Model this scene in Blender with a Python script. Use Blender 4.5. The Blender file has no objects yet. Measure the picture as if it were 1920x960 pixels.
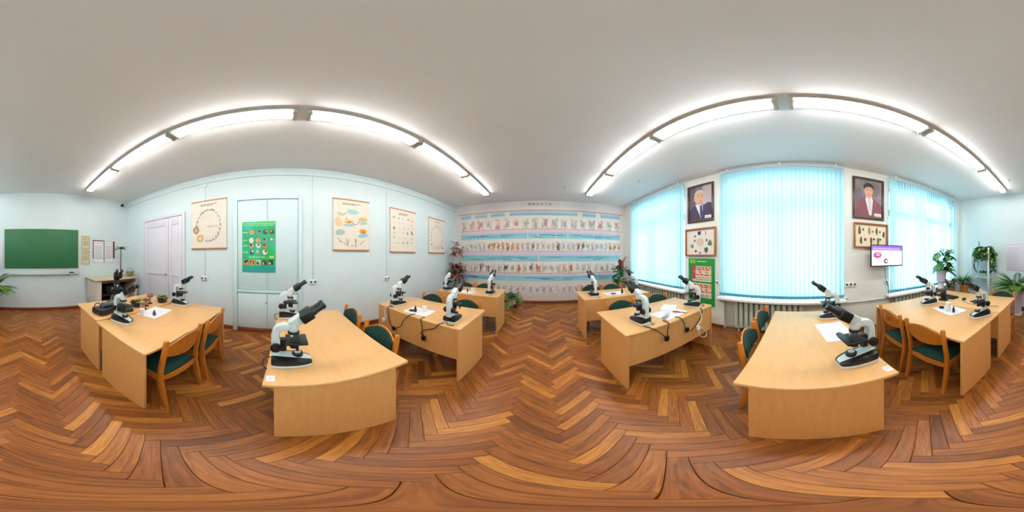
import bpy, bmesh, math, random
from mathutils import Vector, Matrix
R = math.radians
PI = math.pi
random.seed(7)
S = bpy.context.scene
COL = S.collection

# ------------------------------------------------------------------ camera, world, exposure
XL, XR, YB, YF, ZC = -2.976, 2.84, 5.05, -4.36, 3.28        # room shell (metres), camera at the origin, 1.5 m up
cam = bpy.data.cameras.new('camera'); cam.type = 'PANO'
cam.panorama_type = 'EQUIRECTANGULAR' if hasattr(cam, 'panorama_type') else None
try:
    cam.cycles.panorama_type = 'EQUIRECTANGULAR'
except Exception:
    pass
cam.clip_start = 0.02
co = bpy.data.objects.new('camera', cam); COL.objects.link(co)
co.location = (0, 0, 1.5); co.rotation_euler = (R(90), 0, R(10.47))
S.camera = co
w = bpy.data.worlds.new('world'); S.world = w; w.use_nodes = True
bg = w.node_tree.nodes['Background']
bg.inputs[0].default_value = (0.86, 0.95, 1.0, 1); bg.inputs[1].default_value = 2.45
S.view_settings.view_transform = 'Standard'; S.view_settings.look = 'None'
S.view_settings.exposure = 1.15; S.view_settings.gamma = 1.0; S.view_settings.use_curve_mapping = False
S.cycles.max_bounces = 8; S.cycles.diffuse_bounces = 5; S.cycles.transparent_max_bounces = 12
S.cycles.caustics_reflective = False; S.cycles.caustics_refractive = False
S.cycles.sample_clamp_indirect = 4.0
TUBE_STRENGTH = 17.0

# ------------------------------------------------------------------ materials
def lin(c):
    return tuple((v / 255 / 12.92) if v / 255 <= 0.04045 else ((v / 255 + 0.055) / 1.055) ** 2.4 for v in c)
MATS = {}
def new_mat(name):
    m = bpy.data.materials.new(name); m.use_nodes = True
    return m, m.node_tree, m.node_tree.nodes['Principled BSDF']
def pm(rgb, rough=0.5, name=None, metal=0.0, spec=0.5, noise=0.0, scale=8.0, stretch=(1, 1, 1), bump=0.0):
    """plain procedural surface: srgb colour, optional noise variation and fine relief"""
    key = name or ('c', tuple(rgb), rough, metal, noise)
    if key in MATS: return MATS[key]
    m, nt, b = new_mat(name or 'paint_%02x%02x%02x' % tuple(int(v) for v in rgb))
    c = lin(rgb)
    b.inputs['Base Color'].default_value = (*c, 1); b.inputs['Roughness'].default_value = rough
    b.inputs['Metallic'].default_value = metal
    b.inputs['Specular IOR Level'].default_value = spec
    if noise > 0 or bump > 0:
        tc = nt.nodes.new('ShaderNodeTexCoord'); mp = nt.nodes.new('ShaderNodeMapping')
        mp.inputs['Scale'].default_value = stretch
        nz = nt.nodes.new('ShaderNodeTexNoise'); nz.inputs['Scale'].default_value = scale; nz.inputs['Detail'].default_value = 5
        nt.links.new(tc.outputs['Object'], mp.inputs['Vector']); nt.links.new(mp.outputs['Vector'], nz.inputs['Vector'])
        if noise > 0:
            rp = nt.nodes.new('ShaderNodeValToRGB')
            rp.color_ramp.elements[0].position = 0.3; rp.color_ramp.elements[1].position = 0.72
            rp.color_ramp.elements[0].color = (*[v * (1 - noise) for v in c], 1)
            rp.color_ramp.elements[1].color = (*[min(1, v * (1 + noise)) for v in c], 1)
            nt.links.new(nz.outputs['Fac'], rp.inputs['Fac']); nt.links.new(rp.outputs['Color'], b.inputs['Base Color'])
        if bump > 0:
            bp = nt.nodes.new('ShaderNodeBump'); bp.inputs['Strength'].default_value = bump; bp.inputs['Distance'].default_value = 0.01
            nt.links.new(nz.outputs['Fac'], bp.inputs['Height']); nt.links.new(bp.outputs['Normal'], b.inputs['Normal'])
    MATS[key] = m
    return m
def emit(rgb, strength, name):
    if name in MATS: return MATS[name]
    m, nt, b = new_mat(name)
    b.inputs['Base Color'].default_value = (*lin(rgb), 1)
    b.inputs['Emission Color'].default_value = (*lin(rgb), 1); b.inputs['Emission Strength'].default_value = strength
    MATS[name] = m
    return m
WALL = pm((214, 228, 230), 0.55, 'wall_paint', noise=0.025, scale=2.2, bump=0.04)
WALLP = pm((226, 229, 224), 0.6, 'wall_paint_window_side', noise=0.02, scale=2.2, bump=0.04)
CEIL = pm((231, 231, 232), 0.8, 'ceiling_whitewash', noise=0.015, scale=1.5, bump=0.03)
BEECH = pm((222, 172, 112), 0.36, 'beech_laminate', noise=0.045, scale=5, stretch=(1, 7, 7))
BEECHV = pm((218, 160, 94), 0.40, 'beech_laminate_upright', noise=0.05, scale=5, stretch=(9, 9, 1))
BEECHE = pm((198, 150, 98), 0.5, 'beech_edge_band')
CHAIRW = pm((190, 112, 36), 0.35, 'chair_wood_varnish', noise=0.12, scale=6, stretch=(6, 6, 1))
GREEN = pm((14, 58, 48), 0.9, 'green_upholstery', noise=0.15, scale=90, bump=0.15)
BASEB = pm((124, 62, 34), 0.4, 'baseboard_brown_paint', noise=0.08, scale=5)
WHITE = pm((236, 236, 234), 0.4, 'white_enamel')
OFFW = pm((228, 226, 222), 0.5, 'off_white_plastic')
MICW = pm((214, 224, 222), 0.3, 'microscope_enamel')
BLK = pm((16, 17, 20), 0.38, 'black_plastic')
BLK2 = pm((30, 31, 36), 0.5, 'black_rubber')
STEEL = pm((190, 190, 192), 0.25, 'bright_steel', metal=0.9)
GREY = pm((150, 150, 148), 0.5, 'grey_metal')
BATTEN = pm((190, 130, 78), 0.5, 'poster_batten_wood', noise=0.1, scale=8)
PAPER = pm((232, 222, 208), 0.8, 'poster_paper_cream', noise=0.015, scale=6)
SHEET = pm((238, 238, 242), 0.7, 'white_paper')
DOORL = pm((220, 217, 226), 0.4, 'door_lilac_white_paint', noise=0.02, scale=3)
DOORB = pm((206, 226, 228), 0.45, 'door_pale_blue_paint', noise=0.02, scale=3)
RADI = pm((196, 208, 196), 0.4, 'radiator_paint')
SOIL = pm((60, 42, 30), 0.95, 'potting_soil', noise=0.2, scale=30)

def blind_mat(name, rgb, t):
    m = bpy.data.materials.new(name); m.use_nodes = True; nt = m.node_tree; nt.nodes.clear()
    o = nt.nodes.new('ShaderNodeOutputMaterial'); mx = nt.nodes.new('ShaderNodeMixShader'); mx.inputs[0].default_value = t
    d = nt.nodes.new('ShaderNodeBsdfDiffuse'); tr = nt.nodes.new('ShaderNodeBsdfTranslucent')
    c = lin(rgb); d.inputs[0].default_value = (*c, 1); tr.inputs[0].default_value = (*c, 1)
    nt.links.new(d.outputs[0], mx.inputs[1]); nt.links.new(tr.outputs[0], mx.inputs[2]); nt.links.new(mx.outputs[0], o.inputs[0])
    return m
SLAT = blind_mat('blind_fabric_aqua', (188, 228, 239), 0.62)
HEM = blind_mat('blind_hem_teal', (110, 186, 208), 0.35)
def glass_mat():
    m = bpy.data.materials.new('window_glass'); m.use_nodes = True; nt = m.node_tree; nt.nodes.clear()
    o = nt.nodes.new('ShaderNodeOutputMaterial'); mx = nt.nodes.new('ShaderNodeMixShader'); mx.inputs[0].default_value = 0.07
    t = nt.nodes.new('ShaderNodeBsdfTransparent'); g = nt.nodes.new('ShaderNodeBsdfGlossy'); g.inputs['Roughness'].default_value = 0.02
    t.inputs[0].default_value = (0.95, 0.98, 0.97, 1)
    nt.links.new(t.outputs[0], mx.inputs[1]); nt.links.new(g.outputs[0], mx.inputs[2]); nt.links.new(mx.outputs[0], o.inputs[0])
    return m
GLASS = glass_mat()
def parquet_mat():
    m, nt, b = new_mat('parquet_oak_varnished')
    N = nt.nodes.new; L = nt.links.new
    ao = N('ShaderNodeAttribute'); ao.attribute_type = 'OBJECT'; ao.attribute_name = 'tone'
    ag = N('ShaderNodeAttribute'); ag.attribute_type = 'GEOMETRY'; ag.attribute_name = 'tone'
    ad = N('ShaderNodeMath'); ad.operation = 'ADD'; L(ao.outputs['Fac'], ad.inputs[0]); L(ag.outputs['Fac'], ad.inputs[1])
    uv = N('ShaderNodeUVMap'); uv.uv_map = 'UVMap'
    off = N('ShaderNodeCombineXYZ'); ml = N('ShaderNodeMath'); ml.operation = 'MULTIPLY'; ml.inputs[1].default_value = 37.7
    L(ad.outputs[0], ml.inputs[0]); L(ml.outputs[0], off.inputs[0]); L(ml.outputs[0], off.inputs[2])
    va = N('ShaderNodeVectorMath'); va.operation = 'ADD'; L(uv.outputs[0], va.inputs[0]); L(off.outputs[0], va.inputs[1])
    mp = N('ShaderNodeMapping'); mp.inputs['Scale'].default_value = (2.2, 26, 1); L(va.outputs[0], mp.inputs[0])
    nz = N('ShaderNodeTexNoise'); nz.inputs['Scale'].default_value = 2.4; nz.inputs['Detail'].default_value = 8; nz.inputs['Distortion'].default_value = 0.9
    L(mp.outputs[0], nz.inputs['Vector'])
    rp = N('ShaderNodeValToRGB'); cr = rp.color_ramp
    cr.elements[0].position = 0.0; cr.elements[0].color = (*lin((112, 62, 22)), 1)
    cr.elements[1].position = 1.0; cr.elements[1].color = (*lin((204, 138, 60)), 1)
    for p, c in ((0.35, (140, 82, 30)), (0.7, (164, 100, 40))):
        e = cr.elements.new(p); e.color = (*lin(c), 1)
    L(ad.outputs[0], rp.inputs[0])
    gr = N('ShaderNodeValToRGB'); gr.color_ramp.elements[0].position = 0.32; gr.color_ramp.elements[1].position = 0.66
    gr.color_ramp.elements[0].color = (0.42, 0.36, 0.30, 1); gr.color_ramp.elements[1].color = (1.08, 1.06, 1.0, 1)
    L(nz.outputs['Fac'], gr.inputs[0])
    mx = N('ShaderNodeMix'); mx.data_type = 'RGBA'; mx.blend_type = 'MULTIPLY'; mx.inputs[0].default_value = 0.85
    L(rp.outputs[0], mx.inputs[6]); L(gr.outputs[0], mx.inputs[7]); L(mx.outputs[2], b.inputs['Base Color'])
    b.inputs['Roughness'].default_value = 0.36; b.inputs['Specular IOR Level'].default_value = 0.4
    bp = N('ShaderNodeBump'); bp.inputs['Strength'].default_value = 0.12; bp.inputs['Distance'].default_value = 0.004
    L(nz.outputs['Fac'], bp.inputs['Height']); L(bp.outputs[0], b.inputs['Normal'])
    return m
PARQ = parquet_mat()
def card_mat(name, rgbs, seedv):
    """a small printed card: off-white sheet with a blotchy picture in the middle"""
    m, nt, b = new_mat(name); N = nt.nodes.new; L = nt.links.new
    tc = N('ShaderNodeTexCoord'); oi = N('ShaderNodeObjectInfo')
    va = N('ShaderNodeVectorMath'); va.operation = 'ADD'
    ml = N('ShaderNodeMath'); ml.operation = 'MULTIPLY'; ml.inputs[1].default_value = 91.0; L(oi.outputs['Random'], ml.inputs[0])
    L(tc.outputs['Generated'], va.inputs[0]); L(ml.outputs[0], va.inputs[1])
    nz = N('ShaderNodeTexNoise'); nz.inputs['Scale'].default_value = 2.6; nz.inputs['Detail'].default_value = 3; L(va.outputs[0], nz.inputs['Vector'])
    sp = N('ShaderNodeSeparateXYZ'); L(tc.outputs['Generated'], sp.inputs[0])
    def tri(out, c, wd):
        a = N('ShaderNodeMath'); a.operation = 'SUBTRACT'; a.inputs[1].default_value = c; L(out, a.inputs[0])
        d = N('ShaderNodeMath'); d.operation = 'ABSOLUTE'; L(a.outputs[0], d.inputs[0])
        e = N('ShaderNodeMath'); e.operation = 'MULTIPLY'; e.inputs[1].default_value = 1 / wd; L(d.outputs[0], e.inputs[0])
        return e
    ex = tri(sp.outputs['X'], 0.5, 0.42); ez = tri(sp.outputs['Z'], 0.42, 0.40)
    mxm = N('ShaderNodeMath'); mxm.operation = 'MAXIMUM'; L(ex.outputs[0], mxm.inputs[0]); L(ez.outputs[0], mxm.inputs[1])
    sb = N('ShaderNodeMath'); sb.operation = 'MULTIPLY_ADD'; sb.inputs[1].default_value = -0.26; L(mxm.outputs[0], sb.inputs[0]); L(nz.outputs['Fac'], sb.inputs[2])
    rp = N('ShaderNodeValToRGB'); cr = rp.color_ramp; cr.interpolation = 'EASE'
    cr.elements[0].position = 0.16; cr.elements[0].color = (*lin((236, 226, 218)), 1)
    cr.elements[1].position = 0.50; cr.elements[1].color = (*lin(rgbs[1]), 1)
    e = cr.elements.new(0.27); e.color = (*lin(rgbs[0]), 1)
    L(sb.outputs[0], rp.inputs[0]); L(rp.outputs[0], b.inputs['Base Color']); b.inputs['Roughness'].default_value = 0.7
    return m

# ------------------------------------------------------------------ mesh helpers
class MB:
    def __init__(s): s.v = []; s.f = []; s.sm = []; s.mi = []
    def add(s, verts, faces, smooth=False, mi=0):
        o = len(s.v); s.v += [tuple(p) for p in verts]
        for f in faces:
            s.f.append(tuple(i + o for i in f)); s.sm.append(smooth); s.mi.append(mi)
        return s
    def box(s, x0, x1, y0, y1, z0, z1, mi=0):
        v = [(x0, y0, z0), (x1, y0, z0), (x1, y1, z0), (x0, y1, z0), (x0, y0, z1), (x1, y0, z1), (x1, y1, z1), (x0, y1, z1)]
        return s.add(v, [(0, 3, 2, 1), (4, 5, 6, 7), (0, 1, 5, 4), (1, 2, 6, 5), (2, 3, 7, 6), (3, 0, 4, 7)], False, mi)
    def bbox(s, x0, x1, y0, y1, z0, z1, bev=0.004, seg=2, mi=0):
        bm = bmesh.new(); bmesh.ops.create_cube(bm, size=1)
        for v in bm.verts:
            v.co = Vector(((x0 + x1) / 2 + v.co.x * (x1 - x0), (y0 + y1) / 2 + v.co.y * (y1 - y0), (z0 + z1) / 2 + v.co.z * (z1 - z0)))
        bmesh.ops.bevel(bm, geom=bm.edges[:], offset=bev, segments=seg, affect='EDGES', profile=0.5)
        return s.bm(bm, True, mi)
    def bm(s, bm, smooth=True, mi=0):
        bm.verts.index_update()
        s.add([v.co for v in bm.verts], [[v.index for v in f.verts] for f in bm.faces], smooth, mi); bm.free(); return s
    def tube(s, pts, rad, n=8, caps=True, mi=0):
        pts = [Vector(p) for p in pts]
        rads = rad if isinstance(rad, (list, tuple)) else [rad] * len(pts)
        vs = []; up = None
        for i, p in enumerate(pts):
            t = (pts[min(i + 1, len(pts) - 1)] - pts[max(i - 1, 0)])
            t = t.normalized() if t.length > 1e-9 else Vector((0, 0, 1))
            if up is None: up = Vector((0, 0, 1)) if abs(t.z) < 0.9 else Vector((1, 0, 0))
            a = t.cross(up)
            a = a.normalized() if a.length > 1e-6 else t.orthogonal().normalized()
            b = a.cross(t).normalized(); up = b
            for k in range(n):
                q = 2 * PI * k / n; vs.append(p + (a * math.cos(q) + b * math.sin(q)) * rads[i])
        fs = []
        for i in range(len(pts) - 1):
            for k in range(n):
                fs.append((i * n + k, i * n + (k + 1) % n, (i + 1) * n + (k + 1) % n, (i + 1) * n + k))
        s.add(vs, fs, True, mi)
        if caps:
            o = len(s.v) - len(vs)
            s.f.append(tuple(o + k for k in reversed(range(n)))); s.sm.append(False); s.mi.append(mi)
            s.f.append(tuple(o + (len(pts) - 1) * n + k for k in range(n))); s.sm.append(False); s.mi.append(mi)
        return s
    def lathe(s, prof, c=(0, 0, 0), n=20, axis='z', mi=0):
        vs = []; fs = []
        for r, h in prof:
            for k in range(n):
                q = 2 * PI * k / n; a, b = r * math.cos(q), r * math.sin(q)
                p = {'z': (a, b, h), 'x': (h, a, b), 'y': (b, h, a)}[axis]
                vs.append((p[0] + c[0], p[1] + c[1], p[2] + c[2]))
        for i in range(len(prof) - 1):
            for k in range(n):
                fs.append((i * n + k, i * n + (k + 1) % n, (i + 1) * n + (k + 1) % n, (i + 1) * n + k))
        fs.append(tuple(reversed(range(n)))); fs.append(tuple((len(prof) - 1) * n + k for k in range(n)))
        return s.add(vs, fs, True, mi)
    def prism(s, poly, a0, a1, axis='x', bev=0.0, mi=0):
        """extrude a 2D polygon between a0 and a1 along an axis (x: poly is (y,z); y: (x,z); z: (x,y))"""
        def P(p, a): return {'x': (a, p[0], p[1]), 'y': (p[0], a, p[1]), 'z': (p[0], p[1], a)}[axis]
        bm = bmesh.new()
        A = [bm.verts.new(P(p, a0)) for p in poly]; B = [bm.verts.new(P(p, a1)) for p in poly]
        n = len(poly); caps = [bm.faces.new(A), bm.faces.new(list(reversed(B)))]
        for i in range(n): bm.faces.new((A[i], B[i], B[(i + 1) % n], A[(i + 1) % n]))
        bmesh.ops.recalc_face_normals(bm, faces=bm.faces[:])
        if bev > 0:
            ed = [e for f in caps for e in f.edges]
            bmesh.ops.bevel(bm, geom=ed, offset=bev, segments=2, affect='EDGES', profile=0.5)
        return s.bm(bm, bev > 0, mi)
    def build(s, name, mats, parent=None, loc=(0, 0, 0), rotz=0.0):
        me = bpy.data.meshes.new(name)
        me.from_pydata(s.v, [], s.f)
        me.polygons.foreach_set('use_smooth', s.sm)
        if isinstance(mats, (list, tuple)):
            for m in mats: me.materials.append(m)
            me.polygons.foreach_set('material_index', s.mi)
        else: me.materials.append(mats)
        me.update()
        if any(s.sm):
            try: me.set_sharp_from_angle(angle=R(38))
            except Exception: pass
        return link(name, me, parent, loc, rotz)
KIDS = {}
def link(name, data, parent=None, loc=(0, 0, 0), rotz=0.0):
    o = bpy.data.objects.new(name, data); COL.objects.link(o)
    o.location = loc; o.rotation_euler = (0, 0, rotz)
    if parent is not None:
        o.parent = parent; KIDS.setdefault(parent.name, []).append(o)
    return o
def tag(o, label, cat=None, group=None, kind=None):
    o['label'] = label
    if cat: o['category'] = cat
    if group: o['group'] = group
    if kind: o['kind'] = kind
    return o
def thing(name, label, cat, loc=(0, 0, 0), rotz=0.0, group=None):
    return tag(link(name, None, None, loc, rotz), label, cat, group)
def struct(o, label=None):
    o['kind'] = 'structure'
    if label: o['label'] = label
    return o
def dup(root, loc, rotz, label, group=None, scale=None):
    def cp(o, parent):
        c = o.copy(); COL.objects.link(c)
        if parent is not None:
            c.parent = parent; KIDS.setdefault(parent.name, []).append(c)
        for k in list(KIDS.get(o.name, [])): cp(k, c)
        return c
    c = cp(root, None); c.location = loc; c.rotation_euler = (0, 0, rotz); c['label'] = label
    if group: c['group'] = group
    if scale: c.scale = (scale,) * 3
    return c

# ------------------------------------------------------------------ the room: floor and herringbone parquet
fl = struct(MB().box(XL - 0.1, XR + 0.3, YF - 0.1, YB + 0.1, -0.1, -0.012).build('floor', pm((66, 36, 18), 0.8, 'parquet_joint_dark')), 'herringbone parquet floor of varnished oak blocks')
PW, PN = 0.29 * math.sqrt(2) / 6, 6
PLEN = PW * PN
def clip(poly, x0, x1, y0, y1):
    def cut(pts, f):
        out = []
        for i in range(len(pts)):
            a, b = pts[i], pts[(i + 1) % len(pts)]; fa, fb = f(a), f(b)
            if fa >= 0: out.append(a)
            if (fa >= 0) != (fb >= 0):
                t = fa / (fa - fb); out.append(tuple(a[j] + (b[j] - a[j]) * t for j in range(4)))
        return out
    for f in (lambda p: p[0] - x0, lambda p: x1 - p[0], lambda p: p[1] - y0, lambda p: y1 - p[1]):
        poly = cut(poly, f)
        if len(poly) < 3: return []
    return poly
planks = []
g = 0.0007
sq = math.sqrt(0.5)
for strip in range(-9, 10):
    for k in range(-90, 90):
        for kind in (0, 1):
            if kind == 0: a0, b0, a1, b1 = k, k, k + PN, k + 1
            else: a0, b0, a1, b1 = k + PN, k + 1 - PN, k + PN + 1, k + 1
            a0 += strip * 2 * PN; a1 += strip * 2 * PN
            ca, cb = (a0 + a1) / 2 * PW, (b0 + b1) / 2 * PW
            cx, cy = (ca - cb) * sq + 0.122, (ca + cb) * sq + 0.04
            if XL - 0.25 < cx < XR + 0.4 and YF - 0.25 < cy < YB + 0.25:
                planks.append((cx, cy, R(45) if kind == 0 else R(135)))
def tone():
    t = random.random()
    return max(0.02, min(0.98, random.gauss(0.46, 0.17) if t < 0.84 else random.uniform(0.74, 0.97)))
HL, HW = PLEN / 2 - g, PW / 2 - g
ch = 0.0014
def plank_mesh():
    mb = MB()
    o = [(-HL, -HW), (HL, -HW), (HL, HW), (-HL, HW)]
    i = [(-HL + ch, -HW + ch), (HL - ch, -HW + ch), (HL - ch, HW - ch), (-HL + ch, HW - ch)]
    v = [(x, y, -0.014) for x, y in o] + [(x, y, -ch) for x, y in o] + [(x, y, 0) for x, y in i]
    f = [(8, 9, 10, 11)] + [(k, (k + 1) % 4, 4 + (k + 1) % 4, 4 + k) for k in range(4)] + [(4 + k, 4 + (k + 1) % 4, 8 + (k + 1) % 4, 8 + k) for k in range(4)]
    me = bpy.data.meshes.new('parquet_plank'); me.from_pydata(v, [], f); me.materials.append(PARQ)
    u = me.uv_layers.new(name='UVMap')
    for l in me.loops: u.data[l.index].uv = (me.vertices[l.vertex_index].co.x, me.vertices[l.vertex_index].co.y)
    me.update(); return me
PM = plank_mesh()
def inside(p):
    e = PLEN / 2 * sq + 0.03
    return XL + e < p[0] < XR - e and YF + e < p[1] < YB - e
DESK_RECTS = [(-2.11, -0.72, -0.11, 0.69), (0.7, 2.12, -0.5, 0.3)]
def hidden(p): return any(a < p[0] < b and c < p[1] < d for a, b, c, d in DESK_RECTS)
planks.sort(key=lambda p: math.hypot(p[0], p[1]) + (9 if not inside(p) or hidden(p) else 0))
for cx, cy, a in planks[:300]:
    o = bpy.data.objects.new('parquet_plank', PM); COL.objects.link(o)
    o.location = (cx, cy, -random.random() * 0.0008); o.rotation_euler = (0, 0, a); o.parent = fl; o['tone'] = tone()
vs, fs, uvs, tn = [], [], [], []
for cx, cy, a in planks[300:]:
    c_, s_ = math.cos(a), math.sin(a)
    t = tone(); dz = -random.random() * 0.0008
    def W(x, y): return (cx + x * c_ - y * s_, cy + x * s_ + y * c_, x, y)
    inn = clip([W(x, y) for x, y in ((-HL + ch, -HW + ch), (HL - ch, -HW + ch), (HL - ch, HW - ch), (-HL + ch, HW - ch))], XL, XR + 0.25, YF, YB)
    out = clip([W(x, y) for x, y in ((-HL, -HW), (HL, -HW), (HL, HW), (-HL, HW))], XL, XR + 0.25, YF, YB)
    if not inn or len(inn) != len(out): 
        if not inn: continue
        out = inn
    b = len(vs); n = len(inn)
    for p in inn: vs.append((p[0], p[1], dz)); uvs.append((p[2], p[3]))
    for p in out: vs.append((p[0], p[1], dz - ch)); uvs.append((p[2], p[3]))
    for p in out: vs.append((p[0], p[1], -0.014)); uvs.append((p[2], p[3]))
    fs.append(tuple(b + i for i in range(n)))
    for r_ in (0, 1):
        for i in range(n): fs.append((b + (r_ + 1) * n + i, b + (r_ + 1) * n + (i + 1) % n, b + r_ * n + (i + 1) % n, b + r_ * n + i))
    tn += [t] * (3 * n)
me = bpy.data.meshes.new('parquet_planks'); me.from_pydata(vs, [], fs); me.materials.append(PARQ)
u = me.uv_layers.new(name='UVMap')
for l in me.loops: u.data[l.index].uv = uvs[l.vertex_index]
at = me.attributes.new('tone', 'FLOAT', 'POINT'); at.data.foreach_set('value', tn); me.update()
o = bpy.data.objects.new('parquet_planks', me); COL.objects.link(o); o.parent = fl; o['kind'] = 'stuff'

# ------------------------------------------------------------------ the room: walls and ceiling
T = 0.2
struct(MB().box(XL - T, XR + 0.5, YF - T, YB + T, ZC, ZC + 0.2).build('ceiling', CEIL), 'plain whitewashed ceiling')
struct(MB().box(XL - T, XL, YF - T, YB + T, -0.1, ZC).build('wall_left', WALL), 'pale aqua painted wall with the doors')
struct(MB().box(XL, XR + 0.45, YB, YB + T, -0.1, ZC).build('wall_back', pm((228, 223, 222), 0.6, 'wall_paint_display_side', noise=0.02, scale=2.2, bump=0.04)), 'warm white wall behind the big display')
struct(MB().box(XL, XR + 0.45, YF - T, YF, -0.1, ZC).build('wall_front', WALL), 'pale aqua wall with the chalkboard')
WINS = [(2.36, 4.46), (-0.76, 1.38), (-4.04, -1.77)]      # window openings in y
ZS, ZT = 0.70, 3.02
mb = MB(); x0, x1 = XR, XR + 0.42
edges = [YB] + [e for a, b in WINS for e in (b, a)] + [YF]
for i in range(0, len(edges), 2): mb.box(x0, x1, edges[i + 1], edges[i], -0.1, ZC)
for a, b in WINS:
    mb.box(x0, x1, a, b, ZT, ZC); mb.box(x0 + 0.13, x1, a, b, -0.1, ZS - 0.03)
struct(mb.build('wall_right', WALLP), 'off-white window wall with three openings and radiator niches')
def baseb(name, x0, x1, y0, y1): struct(MB().bbox(x0, x1, y0, y1, 0.0, 0.075, 0.006).build(name, BASEB), 'brown painted skirting board')
mb = MB()
for a, b in ((YF, -3.52), (-2.1, -0.99), (0.30, YB)): mb.bbox(XL, XL + 0.022, a, b, 0.0, 0.075, 0.006)
struct(mb.build('baseboard_left', BASEB), 'brown painted skirting board')
baseb('baseboard_front', XL + 0.022, XR, YF, YF + 0.022); baseb('baseboard_back', XL + 0.022, XR, YB - 0.05, YB)
mb = MB()
for i in range(0, len(edges), 2): mb.bbox(XR - 0.022, XR, edges[i + 1] + (0.022 if i == 6 else 0), edges[i] - (0.05 if i == 0 else 0), 0.0, 0.075, 0.006)
struct(mb.build('baseboard_right', BASEB), 'brown painted skirting board')

# ------------------------------------------------------------------ windows, sills, blinds, radiators
WLBL = ['window at the display end of the room', 'middle window behind the near desk', 'window beside the potted plants']
BLBL = ['aqua vertical blind on the window beside the display wall', 'wide aqua vertical blind on the middle window', 'aqua vertical blind beside the leafy potted plants']
def make_slat(h):
    """one curved fabric louvre"""
    n = 6; wd = 0.098; v = []; f = []
    for i in range(n + 1):
        x = -wd / 2 + wd * i / n; y = 0.006 * (1 - (2 * x / wd) ** 2)
        v += [(x, y, 0), (x, y, h - 0.04), (x * 0.55, y, h)]
    for i in range(n):
        for r_ in (0, 1): f.append((3 * i + r_, 3 * i + 3 + r_, 3 * i + 4 + r_, 3 * i + 1 + r_))
    return v, f
ZB0, ZB1 = 0.755, 3.175
sv, sf = make_slat(ZB1 - ZB0)
SLM = bpy.data.meshes.new('slat'); SLM.from_pydata(sv, [], sf); SLM.materials.append(SLAT); SLM.polygons.foreach_set('use_smooth', [True] * len(sf)); SLM.update()
HM = MB().bbox(-0.0490, 0.0490, -0.003, 0.009, 0.0, 0.05, 0.002, 1)
for wi, (a, b) in enumerate(WINS):
    xf = XR + 0.10; c = (a + b) / 2
    mb = MB()
    for y0, y1, z0, z1 in ((a, b, ZS, ZS + 0.08), (a, b, ZT - 0.08, ZT), (a, a + 0.08, ZS, ZT), (b - 0.08, b, ZS, ZT),
                           (a, b, 2.36, 2.52), (c - 0.05, c + 0.05, ZS, 2.4)):
        mb.bbox(xf, xf + 0.07, y0, y1, z0, z1, 0.006)
    wo = struct(mb.build('window_%d' % (wi + 1), WHITE), WLBL[wi])
    for y0, y1, z0, z1 in ((a + 0.08, c - 0.05, ZS + 0.08, 2.36), (c + 0.05, b - 0.08, ZS + 0.08, 2.36), (a + 0.08, b - 0.08, 2.52, ZT - 0.08)):
        MB().box(xf + 0.03, xf + 0.034, y0, y1, z0, z1).build('pane', GLASS, wo)
    MB().bbox(XR - 0.17, XR, a - 0.09, b + 0.09, ZS - 0.03, ZS + 0.012, 0.008).bbox(XR - 0.01, xf, a, b, ZS - 0.03, ZS + 0.012, 0.004).build('window_sill', WHITE, wo)
    # vertical blind
    bl = thing('vertical_blind', BLBL[wi], 'blind', (XR - 0.1, c, 0), 0.0, 'aqua vertical blinds')
    half = (b - a) / 2 + 0.04
    MB().bbox(-0.02, 0.025, -half, half, 3.185, 3.225, 0.004).build('headrail', pm((196, 206, 214), 0.4, 'blind_rail_metal'), bl)
    for yy in (-half + 0.15, 0, half - 0.15): MB().bbox(-0.012, 0.012, yy - 0.015, yy + 0.015, 3.22, ZC, 0.002, 1).build('rail_bracket', WHITE, bl)
    n = int(round(2 * half / 0.076)); hem0 = None
    for i in range(n):
        y = -half + 0.045 + (2 * half - 0.09) * i / (n - 1)
        so = bpy.data.objects.new('slat', SLM); COL.objects.link(so); so.parent = bl
        ang = R(90 + 16 + random.uniform(-5, 5) + (10 * math.sin(i * 0.55) if wi != 1 else 8 * (i / n)))
        so.location = (0, y, ZB0); so.rotation_euler = (0, 0, ang)
        if wi == 0 and i == 0: hem0 = HM.build('hem', HEM, so); HEMD = hem0.data
        else:
            ho = bpy.data.objects.new('hem', HEMD); COL.objects.link(ho); ho.parent = so
    MB().tube([(-0.03, half - 0.02, 3.18), (-0.03, half - 0.02, 1.3)], 0.0025, 5).build('pull_cord', WHITE, bl)
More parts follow.
